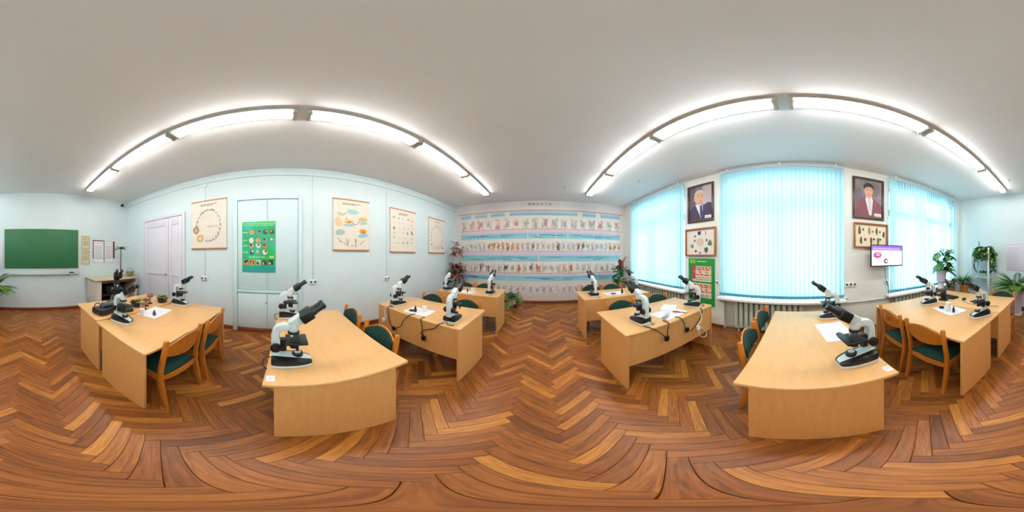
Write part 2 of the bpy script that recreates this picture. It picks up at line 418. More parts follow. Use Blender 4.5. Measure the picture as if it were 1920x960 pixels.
def radiator(label, y0, n, xc):
    rt = thing('radiator', label, 'radiator', (xc, y0, 0), 0.0, 'cast iron radiators under the windows')
    sec = None
    for i in range(n):
        y = -i * 0.098
        if sec is None:
            m2 = MB()
            for dx in (-0.048, 0.048): m2.bbox(dx - 0.024, dx + 0.024, -0.033, 0.033, 0.11, 0.63, 0.014, 3)
            m2.bbox(-0.07, 0.07, -0.036, 0.036, 0.085, 0.15, 0.02, 3); m2.bbox(-0.07, 0.07, -0.036, 0.036, 0.59, 0.655, 0.02, 3)
            m2.tube([(0, -0.05, 0.115), (0, 0.05, 0.115)], 0.026, 10); m2.tube([(0, -0.05, 0.625), (0, 0.05, 0.625)], 0.026, 10)
            sec = m2.build('radiator_section', RADI, rt); sd = sec.data
        else:
            so = link('radiator_section', sd, rt, (0, y, 0))
    for yy in (-0.098 * 0.5, -0.098 * (n - 1.5)): MB().bbox(-0.06, 0.06, yy - 0.012, yy + 0.012, 0.0, 0.1, 0.004, 1).build('foot', RADI, rt)
    MB().tube([(0, 0.05, 0.625), (0.0, 0.12, 0.625), (0.02, 0.14, 0.625)], 0.014, 8).build('inlet_pipe', RADI, rt)
    MB().tube([(0, 0.05, 0.115), (0.0, 0.12, 0.115), (0.02, 0.14, 0.115)], 0.014, 8).build('outlet_pipe', RADI, rt)
radiator('pale green radiator under the window beside the display wall', 4.2, 18, XR + 0.03)
radiator('pale green radiator under the middle window beside the near desk', 1.12, 13, XR + 0.03)
radiator('pale green radiator under the window beside the potted plants', -1.95, 14, XR + 0.03)
mb = MB(); mb.tube([(XR - 0.03, -0.76, 0.635), (XR - 0.03, -1.77, 0.635)], 0.016, 8)
mb.tube([(XR - 0.03, 1.38, 0.635), (XR - 0.03, 1.5, 0.635)], 0.016, 8)
struct(mb.build('trim_1', RADI), 'horizontal heating pipe along the pier between the windows')

# ------------------------------------------------------------------ wall-mounted frame helper
def on_wall(wall, u, z, off=0.0):
    """location and z rotation for a thing whose local x runs to the viewer's right, local -y points into the room"""
    return {'B': ((u, YB - off, z), 0.0), 'L': ((XL + off, u, z), R(90)), 'R': ((XR - off, u, z), R(-90)), 'F': ((u, YF + off, z), R(180))}[wall]
def wthing(name, label, cat, wall, u, z, off=0.0, group=None):
    loc, rz = on_wall(wall, u, z, off)
    return thing(name, label, cat, loc, rz, group)
class Print:
    """flat print: coloured 2D shapes laid on a sheet (x right, z up), facing -y"""
    def __init__(s): s.by = {}; s.layer = 0
    def poly(s, pts, rgb, lift=None):
        s.layer += 1; s.by.setdefault(tuple(rgb), []).append((pts, s.layer)); return s
    def ell(s, x, z, rx, rz, rgb, n=16, rot=0.0, wob=0.0):
        c, si = math.cos(rot), math.sin(rot); pts = []
        for k in range(n):
            q = 2 * PI * k / n; m = 1 + random.uniform(-wob, wob)
            a, b = rx * math.cos(q) * m, rz * math.sin(q) * m
            pts.append((x + a * c - b * si, z + a * si + b * c))
        return s.poly(pts, rgb)
    def rect(s, x0, x1, z0, z1, rgb): return s.poly([(x0, z0), (x1, z0), (x1, z1), (x0, z1)], rgb)
    def line(s, x0, z0, x1, z1, t, rgb):
        d = Vector((x1 - x0, z1 - z0)); nrm = Vector((-d.y, d.x)).normalized() * t / 2
        return s.poly([(x0 - nrm.x, z0 - nrm.y), (x1 - nrm.x, z1 - nrm.y), (x1 + nrm.x, z1 + nrm.y), (x0 + nrm.x, z0 + nrm.y)], rgb)
    def text(s, x0, x1, z, h, rgb, n=1, gap=1.8):
        for i in range(n):
            x = x0
            xe = x1 - (random.random() * 0.3 * (x1 - x0) if i == n - 1 and n > 1 else 0)
            while x < xe:
                l = random.uniform(2, 5) * h; s.rect(x, min(x + l, xe), z - h / 2 - i * h * gap, z + h / 2 - i * h * gap, rgb); x += l + h * 0.8
        return s
    def up(s): s.layer += 1; return s
    def build(s, parent, y, name='print', rough=0.7):
        mb = MB(); mats = []
        for i, (c, L) in enumerate(s.by.items()):
            mats.append(pm(c, rough))
            for pts, ly in L: mb.add([(p[0], y - 0.0004 - 0.00002 * ly, p[1]) for p in pts], [tuple(range(len(pts)))], False, i)
        me_fix = mb.build(name, mats, parent)
        bm = bmesh.new(); bm.from_mesh(me_fix.data)
        for f in bm.faces:
            f.normal_update()
            if f.normal.y > 0: f.normal_flip()
        bm.to_mesh(me_fix.data); bm.free(); me_fix['kind'] = 'stuff'
        return me_fix
def frame4(parent, w, h, t, d, mat, name='frame_rail', y0=0.0):
    for x0, x1, z0, z1 in ((-w / 2, w / 2, h / 2 - t, h / 2), (-w / 2, w / 2, -h / 2, -h / 2 + t), (-w / 2, -w / 2 + t, -h / 2 + t, h / 2 - t), (w / 2 - t, w / 2, -h / 2 + t, h / 2 - t)):
        MB().bbox(x0, x1, y0 - d, y0, z0, z1, min(0.006, t * 0.25)).build(name, mat, parent)

# ------------------------------------------------------------------ left wall: doors, conduits, sockets, posters
# door 1: lilac-white double door, one wide and one narrow leaf
dx = XL + 0.012
d1 = struct(MB().box(XL, XL + 0.006, -3.47, -2.12, 0, 2.50).build('door_1', DOORL), 'lilac white double door with a wide and a narrow leaf')
for y0, y1, z0, z1 in ((-3.52, -3.44, 0, 2.52), (-2.17, -2.10, 0, 2.52), (-3.44, -2.17, 2.44, 2.52)):
    MB().bbox(XL, XL + 0.05, y0, y1, z0, z1, 0.008).build('door_casing', DOORL, d1)
for y0, y1 in ((-3.43, -2.585), (-2.575, -2.18)):
    lf = MB().bbox(XL + 0.006, XL + 0.03, y0, y1, 0.012, 2.43, 0.003).build('door_leaf', DOORL, d1)
    m2 = MB()
    for a, b, c, d in ((y0, y0 + 0.09, 0.012, 2.43), (y1 - 0.09, y1, 0.012, 2.43), (y0 + 0.09, y1 - 0.09, 0.012, 0.16), (y0 + 0.09, y1 - 0.09, 1.02, 1.10), (y0 + 0.09, y1 - 0.09, 2.24, 2.43)):
        m2.bbox(XL + 0.03, XL + 0.044, a, b, c, d, 0.005)
    m2.build('stile_and_rail', DOORL, lf)
MB().lathe([(0.012, 0), (0.012, 0.03), (0.024, 0.035), (0.026, 0.05), (0.015, 0.06)], (XL + 0.044, -2.63, 1.06), 14, 'x').build('door_knob', GREY, d1)
# door 2: unused double door painted over in the wall colour
d2 = struct(MB().box(XL, XL + 0.006, -0.98, 0.29, 0, 2.66).build('door_2', DOORB), 'tall unused double door painted over in the pale wall colour')
for y0, y1, z0, z1 in ((-0.985, -0.90, 0, 2.66), (0.225, 0.295, 0, 2.66), (-0.90, 0.225, 2.58, 2.66)):
    MB().bbox(XL, XL + 0.05, y0, y1, z0, z1, 0.008).build('door_casing', DOORB, d2)
for y0, y1 in ((-0.895, -0.345), (-0.325, 0.22)):
    MB().bbox(XL + 0.006, XL + 0.026, y0, y1, 0.87, 2.575, 0.004).build('upper_panel', DOORB, d2)
    MB().bbox(XL + 0.006, XL + 0.026, y0, y1, 0.08, 0.80, 0.004).build('lower_panel', DOORB, d2)
MB().bbox(XL + 0.006, XL + 0.042, -0.9, 0.225, 0.81, 0.86, 0.006).build('cross_rail', DOORB, d2)
MB().bbox(XL, XL + 0.05, -0.90, 0.225, 0, 0.075, 0.006).build('door_plinth', BASEB, d2)
MB().lathe([(0.012, 0), (0.012, 0.006), (0.008, 0.01)], (XL + 0.026, -0.36, 0.62), 10, 'x').build('keyhole', BLK2, d2)
CONDU = pm((206, 224, 226), 0.5, 'conduit_painted')
struct(MB().bbox(XL, XL + 0.02, YF, YB, 3.105, 3.13, 0.004).build('trim_2', CONDU), 'horizontal cable duct under the ceiling of the door wall')
for i, (y, z0) in enumerate(((-1.60, 1.06), (0.50, 1.06), (2.11, 1.04))):
    struct(MB().bbox(XL, XL + 0.016, y - 0.012, y + 0.012, z0, 3.105, 0.003).build('trim_%d' % (3 + i), CONDU), 'vertical cable duct running down to a wall socket')
jb = wthing('junction_box', 'small white junction box on the duct above the fungus ring poster', 'junction box', 'L', -1.60, 3.05)
MB().bbox(-0.035, 0.035, -0.03, 0, -0.035, 0.035, 0.006).build('box_body', OFFW, jb); MB().bbox(-0.028, 0.028, -0.034, -0.03, -0.028, 0.028, 0.001, 1).build('cover', WHITE, jb)
def socket(wall, u, z, label, n=2):
    t = wthing('wall_socket', label, 'socket', wall, u, z, 0, 'white wall sockets')
    wd = 0.075 * n
    MB().bbox(-wd / 2, wd / 2, -0.03, 0, -0.04, 0.04, 0.008).build('socket_body', WHITE, t)
    for k in range(n):
        x = -wd / 2 + 0.0375 + k * 0.075
        rr = MB().lathe([(0.026, 0.0), (0.026, -0.004), (0.021, -0.004), (0.019, 0.004)], (x, -0.03, 0), 18, 'y').build('socket_face', OFFW, t)
        m2 = MB()
        for q in (-0.009, 0.009): m2.lathe([(0.003, 0), (0.003, -0.002)], (x + q, -0.0295, 0), 8, 'y')
        m2.build('pin_holes', BLK2, rr)
socket('L', -1.62, 1.04, 'double wall socket under the fungus ring poster')
socket('L', 0.50, 1.02, 'double wall socket beside the painted-over double door')
socket('L', 2.11, 1.00, 'double wall socket below the gap between two chart posters')
socket('R', -0.95, 0.975, 'triple wall socket on the pier under the monitor', 3)
socket('R', -1.70, 0.975, 'wall socket with black plug beside the plant window', 1)
socket('R', 1.52, 0.98, 'wall socket beside the hanging green poster', 1)
socket('R', -0.86, 0.70, 'low white socket at the end of the middle sill', 1)

def chart(label, u0, u1, z0, z1, draw):
    wd, h = u1 - u0, z1 - z0
    t = wthing('wall_chart', label, 'poster', 'L', (u0 + u1) / 2, (z0 + z1) / 2, 0.02, 'charts hung on battens along the door wall')
    MB().box(-wd / 2, wd / 2, -0.006, -0.003, -h / 2, h / 2).build('sheet', PAPER, t)
    for zz in (h / 2 - 0.012, -h / 2 + 0.012): MB().bbox(-wd / 2 - 0.012, wd / 2 + 0.012, -0.016, 0.004, zz - 0.013, zz + 0.013, 0.004).build('batten', BATTEN, t)
    MB().tube([(-0.14, 0, h / 2), (0, 0, h / 2 + 0.05), (0.14, 0, h / 2)], 0.0018, 5).build('hanging_string', OFFW, t)
    p = Print(); draw(p, wd, h); p.build(t, -0.006)
C1, C2, C3 = (150, 140, 128), (176, 160, 146), (120, 112, 106)
def draw1(p, wd, h):
    p.text(-0.18, 0.2, 0.43, 0.016, C3, 2)
    for k in range(22):
        q = 2 * PI * k / 22; x, z = 0.27 * math.cos(q), -0.03 + 0.33 * math.sin(q)
        if 3.3 < q < 4.4: continue
        c = random.choice([(168, 178, 160), (186, 172, 160), (150, 150, 158), (200, 186, 168)])
        p.ell(x, z, 0.018, 0.045, c, 10, q + random.uniform(-0.4, 0.4), 0.2)
        p.line(x * 0.86, z * 0.86, x * 1.02, z * 1.02, 0.006, C3)
    for k in range(30):
        q = 2 * PI * k / 30; q2 = 2 * PI * (k + 0.6) / 30
        p.line(0.21 * math.cos(q), -0.03 + 0.26 * math.sin(q), 0.21 * math.cos(q2), -0.03 + 0.26 * math.sin(q2), 0.004, C2)
    p.up(); p.ell(-0.29, -0.12, 0.075, 0.08, (162, 122, 96), 18, 0, 0.05); p.ell(-0.19, -0.30, 0.085, 0.075, (198, 164, 110), 18, 0, 0.05)
    p.up(); p.ell(-0.29, -0.12, 0.045, 0.05, (206, 172, 142), 14, 0, 0.1); p.ell(-0.19, -0.30, 0.05, 0.042, (226, 206, 152), 14)
    for k in range(5): p.line(-0.14 + k * 0.055, 0.09, -0.14 + k * 0.055, 0.19, 0.006, (196, 170, 168))
    p.text(-0.02, 0.2, -0.05, 0.012, C2, 2); p.ell(-0.13, 0.25, 0.05, 0.025, (156, 166, 142), 12, 0.4, 0.2); p.ell(0.09, 0.29, 0.06, 0.022, (150, 160, 142), 12, -0.2, 0.2)
    p.line(0.0, -0.36, 0.14, -0.34, 0.014, (160, 168, 168)); p.line(0.15, -0.34, 0.25, -0.22, 0.01, C1)
def draw2(p, wd, h):
    p.text(-0.2, 0.2, 0.43, 0.014, C3, 2)
    for x, z, rx, rz, c in ((0.02, 0.26, 0.13, 0.055, (164, 206, 200)), (-0.06, 0.05, 0.1, 0.035, (222, 182, 120)), (-0.06, -0.02, 0.12, 0.03, (166, 196, 196)),
                            (0.25, 0.12, 0.10, 0.05, (214, 186, 120)), (0.26, 0.04, 0.09, 0.03, (160, 200, 196)), (-0.28, 0.04, 0.07, 0.1, (226, 196, 150)),
                            (0.25, -0.13, 0.085, 0.055, (224, 160, 62)), (0.25, -0.22, 0.12, 0.04, (150, 192, 204)), (-0.24, -0.17, 0.1, 0.06, (170, 188, 180)), (-0.25, 0.2, 0.06, 0.04, (206, 206, 160))):
        p.ell(x, z, rx, rz, c, 18, random.uniform(-0.15, 0.15), 0.08)
    p.up(); p.ell(0.25, -0.15, 0.05, 0.03, (196, 124, 40), 12, 0, 0.1); p.ell(-0.05, 0.04, 0.05, 0.018, (190, 140, 70), 12, 0, 0.1)
    for x0, z0, x1, z1 in ((-0.2, 0.17, -0.12, 0.23), (0.1, 0.0, 0.18, 0.08), (-0.1, 0.14, -0.13, 0.08), (0.0, 0.02, 0.1, 0.0), (-0.3, -0.27, -0.22, -0.36), (-0.26, -0.35, -0.18, -0.36),
                           (-0.12, -0.28, -0.08, -0.44), (-0.05, -0.3, -0.09, -0.4), (-0.16, -0.38, -0.09, -0.42), (0.18, -0.4, 0.28, -0.32), (-0.02, -0.43, 0.04, -0.43)):
        p.line(x0, z0, x1, z1, 0.012, C3)
    p.line(0.08, -0.32, 0.09, -0.46, 0.022, (180, 150, 80)); p.ell(0.085, -0.32, 0.02, 0.03, (170, 130, 60), 10)
def draw3(p, wd, h):
    p.text(-0.15, 0.15, 0.42, 0.016, C3, 2)
    for i in range(5):
        for j in range(6):
            x = -0.28 + i * 0.14 + random.uniform(-0.02, 0.02); z = 0.3 - j * 0.12 + random.uniform(-0.015, 0.015)
            c = random.choice([(196, 184, 160), (176, 178, 166), (206, 190, 168), (160, 158, 150), (214, 204, 160)])
            if random.random() < 0.6: p.ell(x, z, random.uniform(0.02, 0.045), random.uniform(0.015, 0.04), c, 12, random.random(), 0.15)
            else: p.line(x - 0.03, z, x + 0.035, z + random.uniform(-0.02, 0.02), 0.01, c)
    p.up(); p.ell(0.27, -0.02, 0.02, 0.035, (70, 64, 60), 12, 0.3, 0.1); p.ell(-0.3, 0.03, 0.02, 0.035, (130, 110, 92), 12, 0.2, 0.1); p.ell(0.3, 0.28, 0.04, 0.035, (226, 186, 172), 12)
def draw4(p, wd, h):
    p.text(-0.12, 0.14, 0.42, 0.014, C3, 1)
    for k in range(20):
        q = 2 * PI * k / 20; x, z = 0.29 * math.cos(q), -0.04 + 0.33 * math.sin(q)
        p.ell(x, z, 0.012, 0.04, random.choice([(150, 140, 140), (176, 160, 150), (130, 126, 130)]), 10, 0.3 * math.cos(q), 0.15)
    p.ell(0.27, -0.36, 0.055, 0.02, (60, 54, 54), 10, -0.7); p.ell(-0.28, -0.28, 0.012, 0.045, (96, 84, 80), 10)
    for k in range(5): p.line(-0.22 + k * 0.09, -0.34, -0.23 + k * 0.09, -0.43, 0.012, C2)
chart('cream chart with a ring of sketches and two brown round figures', -1.915, -1.125, 1.645, 2.685, draw1)
chart('cream chart with orange and teal life-cycle drawings', 0.885, 1.645, 1.605, 2.655, draw2)
chart('cream chart with rows of small sketches and one black figure', 2.205, 3.005, 1.585, 2.64, draw3)
chart('cream chart with an oval of tiny figures beside the display wall', 3.555, 4.335, 1.585, 2.635, draw4)
# green poster hung on the unused door
gp = wthing('poster', 'bright green poster with animal pictures pinned on the painted-over door', 'poster', 'L', -0.495, 1.67, 0.03)
MB().box(-0.31, 0.31, -0.004, 0, -0.47, 0.47).build('sheet', pm((32, 172, 112), 0.5, 'poster_green_gloss', noise=0.25, scale=5), gp)
p = Print(); p.rect(-0.31, 0.31, 0.42, 0.45, (120, 206, 110)); p.rect(-0.31, 0.31, -0.47, -0.36, (24, 150, 140)); p.ell(-0.2, 0.36, 0.09, 0.05, (60, 180, 170), 14, 0, 0.1); p.ell(0.15, -0.12, 0.13, 0.1, (34, 170, 80), 14, 0, 0.1)
p.ell(0.22, 0.3, 0.06, 0.09, (36, 160, 84), 12, 0.4, 0.1)
p.up(); p.text(-0.28, 0.28, 0.40, 0.012, (190, 226, 170), 1)
rowsz = [0.27, 0.12, 0.02, -0.10]
for r_, z in enumerate(rowsz):
    p.text(-0.29, -0.21, z, 0.014, (200, 236, 190), 1)
    for i in range(4 if r_ < 2 else 3):
        x = -0.13 + i * 0.125; c = random.choice([(206, 150, 120), (60, 84, 110), (222, 214, 206), (190, 120, 60), (120, 150, 150), (44, 60, 70)])
        p.ell(x, z, 0.045, 0.045, c, 12, 0, 0.25)
        p.ell(x + random.uniform(-0.02, 0.02), z + 0.015, 0.02, 0.02, random.choice([(240, 220, 200), (230, 130, 70), (30, 40, 50)]), 10, 0, 0.2)
p.text(-0.18, 0.12, -0.19, 0.012, (190, 230, 170), 1); p.rect(0.2, 0.28, -0.21, -0.17, (180, 220, 90))
for i in range(5): p.rect(-0.28 + i * 0.115, -0.19 + i * 0.115, -0.335, -0.235, [(170, 130, 80), (200, 120, 30), (150, 180, 150), (90, 90, 40), (40, 84, 56)][i])
p.up()
for i in range(5):
    for q in range(3): p.ell(-0.255 + i * 0.115 + q * 0.02, -0.29 + random.uniform(-0.02, 0.03), 0.014, 0.024, random.choice([(60, 40, 24), (220, 200, 150), (30, 40, 30)]), 9, 0, 0.2)
p.build(gp, -0.004)

# ------------------------------------------------------------------ front wall: chalkboard, small frames, camera, notice sheets
cb = wthing('chalkboard', 'green chalkboard with pale frame and chalk tray', 'chalkboard', 'F', -0.325, 1.69, 0.02)
MB().bbox(-1.0, 1.0, -0.018, 0.015, -0.53, 0.53, 0.004).build('writing_surface', pm((38, 104, 62), 0.55, 'chalkboard_green', noise=0.07, scale=2.5), cb)
frame4(cb, 2.06, 1.12, 0.03, 0.03, pm((206, 214, 208), 0.4, 'aluminium_pale'), y0=0.01)
MB().bbox(-1.03, 1.03, -0.075, 0.015, -0.685, -0.66, 0.006).build('chalk_tray', pm((206, 210, 212), 0.4, 'tray_pale'), cb)
MB().bbox(-1.03, 1.03, -0.02, 0.015, -0.66, -0.565, 0.004).build('tray_back', pm((206, 210, 212), 0.4, 'tray_pale'), cb)
for xx in (-0.75, 0.0, 0.75): MB().bbox(xx - 0.012, xx + 0.012, -0.06, 0.015, -0.72, -0.685, 0.002, 1).build('tray_bracket', GREY, cb)
er = thing('board_eraser', 'dark board eraser lying at the end of the chalk tray', 'eraser', (-1.13, YF + 0.05, 1.017), R(180))
MB().prism([(-0.08, 0.0), (0.08, 0.0), (0.07, 0.035), (0.02, 0.05), (-0.05, 0.045), (-0.075, 0.025)], -0.025, 0.02, 'y', 0.004).build('eraser_body', BLK2, er)
MB().bbox(-0.08, 0.08, -0.026, 0.021, -0.0005, 0.008, 0.002, 1).build('felt_pad', pm((70, 74, 78), 0.9, 'felt_grey'), er)
YEL = pm((206, 184, 110), 0.45, 'frame_pale_gold')
for i, (zc, lb) in enumerate(((1.885, 'gold-framed certificate, upper of two beside the chalkboard'), (1.46, 'gold-framed certificate, lower of two beside the chalkboard'))):
    t = wthing('framed_certificate', lb, 'picture', 'F', -1.55, zc, 0.004, 'gold frames beside the chalkboard')
    frame4(t, 0.25, 0.375, 0.022, 0.02, YEL)
    MB().box(-0.105, 0.105, -0.006, 0, -0.168, 0.168).build('sheet', pm((206, 204, 178), 0.6, 'certificate_paper'), t)
    p = Print(); p.text(-0.07, 0.07, 0.12, 0.014, (150, 140, 110), 2); p.text(-0.08, 0.08, 0.04, 0.008, (160, 156, 130), 9); p.build(t, -0.006)
t = wthing('notice_board', 'white notice board with two sheets held by dark red strips', 'notice board', 'F', -2.14, 1.63, 0.004)
MB().bbox(-0.37, 0.37, -0.008, 0, -0.32, 0.33, 0.002, 1).build('backing', pm((214, 222, 222), 0.6, 'notice_backing'), t)
RED = pm((110, 40, 34), 0.4, 'dark_red_strip')
for nm, x0, x1, z0, z1 in (('strip', -0.37, -0.345, -0.2, 0.33), ('strip', -0.02, 0.0, -0.3, 0.32), ('strip', -0.345, -0.02, 0.305, 0.33), ('strip', 0.29, 0.345, -0.2, 0.31)):
    MB().bbox(x0, x1, -0.018, -0.008, z0, z1, 0.003).build(nm, RED, t)
for x0, x1 in ((-0.335, -0.03), (0.01, 0.28)):
    s_ = MB().box(x0, x1, -0.010, -0.008, -0.30, 0.29).build('sheet', SHEET, t)
    p = Print(); p.text(x0 + 0.03, x1 - 0.03, 0.24, 0.012, (150, 140, 150), 1); p.text(x0 + 0.03, x1 - 0.03, 0.17, 0.007, (170, 168, 178), 22, 2.6); p.build(s_, -0.010)
t = wthing('speaker', 'small black dome speaker in the top corner above the door', 'speaker', 'F', -2.72, 3.12, 0.0)
MB().lathe([(0.03, 0), (0.03, -0.03), (0.012, -0.035), (0.012, -0.06)], (0, 0, 0), 14, 'y').build('wall_bracket', OFFW, t)
MB().lathe([(0.02, -0.05), (0.04, -0.06), (0.05, -0.09), (0.045, -0.125), (0.02, -0.14)], (0, 0, 0), 18, 'y').build('dome', BLK, t)
t = wthing('printed_stand', 'pale printed information stand behind the arching fern', 'poster', 'F', 1.01, 1.5, 0.004)
MB().bbox(-0.29, 0.29, -0.014, 0, -0.40, 0.38, 0.004).build('panel', pm((226, 220, 230), 0.5, 'stand_pale_lilac'), t)
p = Print(); p.text(-0.24, 0.24, 0.32, 0.016, (190, 176, 196), 1)
for i in range(9): p.rect(-0.25, 0.25, 0.24 - i * 0.07, 0.255 - i * 0.07, (208, 198, 214)); p.text(-0.24, 0.1, 0.215 - i * 0.07, 0.009, (196, 192, 204), 2)
p.build(t, -0.014)

# ------------------------------------------------------------------ back wall: the big printed display
def zrow(py): return 1.5 + (YB - 0.03) * math.tan(R((480 - py) * 0.1875)) / math.cos(0)
dsp = wthing('wall_display', 'wall-wide classification display of specimen cards and blue-pink bands', 'display', 'B', -0.05, 0.0, 0.0)
DW = 5.55; X0, X1 = -DW / 2, DW / 2
MB().bbox(X0, X1, -0.02, -0.001, 0.08, 3.07, 0.004).build('backing_panel', pm((233, 222, 216), 0.6, 'display_panel_warm_white', noise=0.02, scale=3), dsp)
PINK = pm((226, 200, 208), 0.6, 'display_pink'); LILAC = pm((190, 196, 222), 0.6, 'display_lilac'); TEAL = pm((134, 190, 200), 0.55, 'display_teal', noise=0.12, scale=3, stretch=(0.4, 1, 6))
BLUE = pm((146, 204, 218), 0.55, 'display_blue', noise=0.1, scale=3, stretch=(0.4, 1, 6)); MAUVE = pm((150, 120, 128), 0.6, 'display_line')
ZA = lambda py: 0.10 + (zrow(py) + 0.02) * (3.0 - 0.10) / 3.02 if py > 390 else zrow(py)
def band(py0, py1, segs, mat, th, name='band'):
    for a, b in segs: MB().box(X0 + 0.12 + a * (DW - 0.24), X0 + 0.12 + b * (DW - 0.24), -0.02 - th, -0.02, ZA(py1), ZA(py0)).build(name, mat, dsp)
band(393.5, 394.8, [(-0.02, 1.02)], MAUVE, 0.003, 'rule_line')
SEG1 = [(0, 0.07), (0.1, 0.18), (0.205, 0.29), (0.32, 0.72), (0.75, 0.835), (0.865, 1.0)]
band(396, 399.5, SEG1, LILAC, 0.004); band(399.5, 404, SEG1, TEAL, 0.005)
for ya, yb, yc, yd, segs in ((431, 437, 440, 449.5, [(0, 0.075), (0.08, 0.1), (0.105, 0.13), (0.135, 0.425), (0.43, 0.485), (0.49, 0.59), (0.595, 0.66), (0.665, 0.82), (0.825, 0.885), (0.89, 1)]),
                             (475, 480, 483.5, 494.5, [(0, 0.488), (0.494, 1)]), (518, 521.5, 523.5, 533, [(0, 0.3), (0.304, 0.62), (0.624, 1)])):
    band(ya, yb, [(0, 1)], PINK, 0.003); band(yb, yc, [(0, 1)], LILAC, 0.003); band(yc, (yc + yd) / 2, segs, TEAL, 0.004); band((yc + yd) / 2, yd, segs, BLUE, 0.0045)
    band(ya - 0.6, ya + 0.2, [(-0.01, 1.01)], MAUVE, 0.004, 'rule_line')
    lb_ = MB()
    for i in range(16):
        xx = X0 + 0.2 + random.random() * (DW - 0.9); zz = ZA(random.uniform(yc + 2.5, yd - 2.0)); lb_.box(xx, xx + random.uniform(0.2, 0.45), -0.0252, -0.02, zz, zz + 0.018)
    lb_.build('caption_strip', pm((74, 138, 160), 0.6, 'display_caption_blue'), dsp)['kind'] = 'stuff'
CARDS = [card_mat('card_grey', [(208, 200, 196), (166, 154, 150)], 1), card_mat('card_brown', [(208, 182, 160), (136, 88, 62)], 2), card_mat('card_green', [(208, 206, 194), (160, 158, 142)], 3),
         card_mat('card_dark', [(190, 178, 172), (64, 52, 50)], 4), card_mat('card_rose', [(220, 198, 192), (180, 136, 128)], 5), card_mat('card_blue', [(204, 204, 206), (152, 156, 164)], 6)]
def cards(py0, py1, n, xa, xb, wd, pick):
    z0, z1 = ZA(py1), ZA(py0); cache = {}
    for i in range(n):
        x = X0 + DW * (xa + (xb - xa) * (i + 0.5) / n); k = pick(i)
        if k not in cache:
            q = MB().box(-wd / 2, wd / 2, -0.004, 0, z0, z1).build('specimen_card', CARDS[k], dsp, (x, -0.02, 0)); cache[k] = q.data
        else: link('specimen_card', cache[k], dsp, (x, -0.02, 0))
cards(408, 430, 18, 0.015, 0.985, 0.22, lambda i: random.choice([0, 0, 0, 2, 4, 3 if i in (7, 1) else 0]))
cards(455, 473, 34, 0.02, 0.985, 0.135, lambda i: 1 if 6 <= i <= 12 else random.choice([2, 2, 0, 5]) if i < 6 else (3 if i in (15, 20, 24, 25) else random.choice([0, 2, 5, 0, 1])))
cards(497.5, 516.5, 26, 0.03, 0.985, 0.17, lambda i: 3 if i in (3, 4, 7, 11) else random.choice([0, 2, 4, 1, 0]))
cards(540, 556, 26, 0.02, 0.985, 0.165, lambda i: 4 if i == 9 else random.choice([0, 0, 5, 4]))
hd = wthing('heading_sign', 'white heading sign with dark capital letters above the wall display', 'sign', 'B', -0.06, 3.155, 0.0)
MB().bbox(-0.62, 0.62, -0.012, 0, -0.065, 0.07, 0.003).build('sign_panel', pm((226, 216, 214), 0.6, 'heading_panel'), hd)
for i, chh in enumerate('МИКОТА'):
    cu = bpy.data.curves.new('letter', 'FONT'); cu.body = chh; cu.size = 0.115; cu.align_x = 'CENTER'; cu.align_y = 'CENTER'; cu.extrude = 0.003
    cu.materials.append(pm((58, 44, 56), 0.5, 'letter_dark'))
    tmp = bpy.data.objects.new('letter', cu); COL.objects.link(tmp)
    lm = bpy.data.meshes.new_from_object(tmp.evaluated_get(bpy.context.evaluated_depsgraph_get())); bpy.data.objects.remove(tmp)
    lm.name = 'letter'; lo = link('letter', lm, hd, (-0.32 + i * 0.128, -0.015, 0.0)); lo.rotation_euler = (R(90), 0, 0)

# ------------------------------------------------------------------ right wall: portraits, specimen boxes, poster, monitor
DARKF = pm((70, 42, 28), 0.35, 'portrait_frame_walnut', noise=0.15, scale=8)
def portrait(label, u, z, wd, h, draw):
    t = wthing('framed_portrait', label, 'picture', 'R', u, z, 0.004, 'framed portraits between the windows')
    frame4(t, wd, h, 0.045, 0.03, DARKF)
    p = Print(); w2, h2 = wd / 2 - 0.04, h / 2 - 0.04
    bk = MB().box(-w2, w2, -0.008, 0, -h2, h2).build('canvas', pm((128, 122, 124), 0.6, 'canvas_%d' % int(z * 100 + u * 10), noise=0.3, scale=4), t)
    draw(p, w2, h2); p.build(t, -0.008, 'painting')
    lb = MB().box(w2 - 0.17, w2 - 0.02, -0.012, -0.0075, -h2 + 0.03, -h2 + 0.09).build('name_card', SHEET, t)
    q = Print(); q.text(w2 - 0.155, w2 - 0.035, -h2 + 0.066, 0.010, (150, 120, 130), 2); q.build(lb, -0.012)
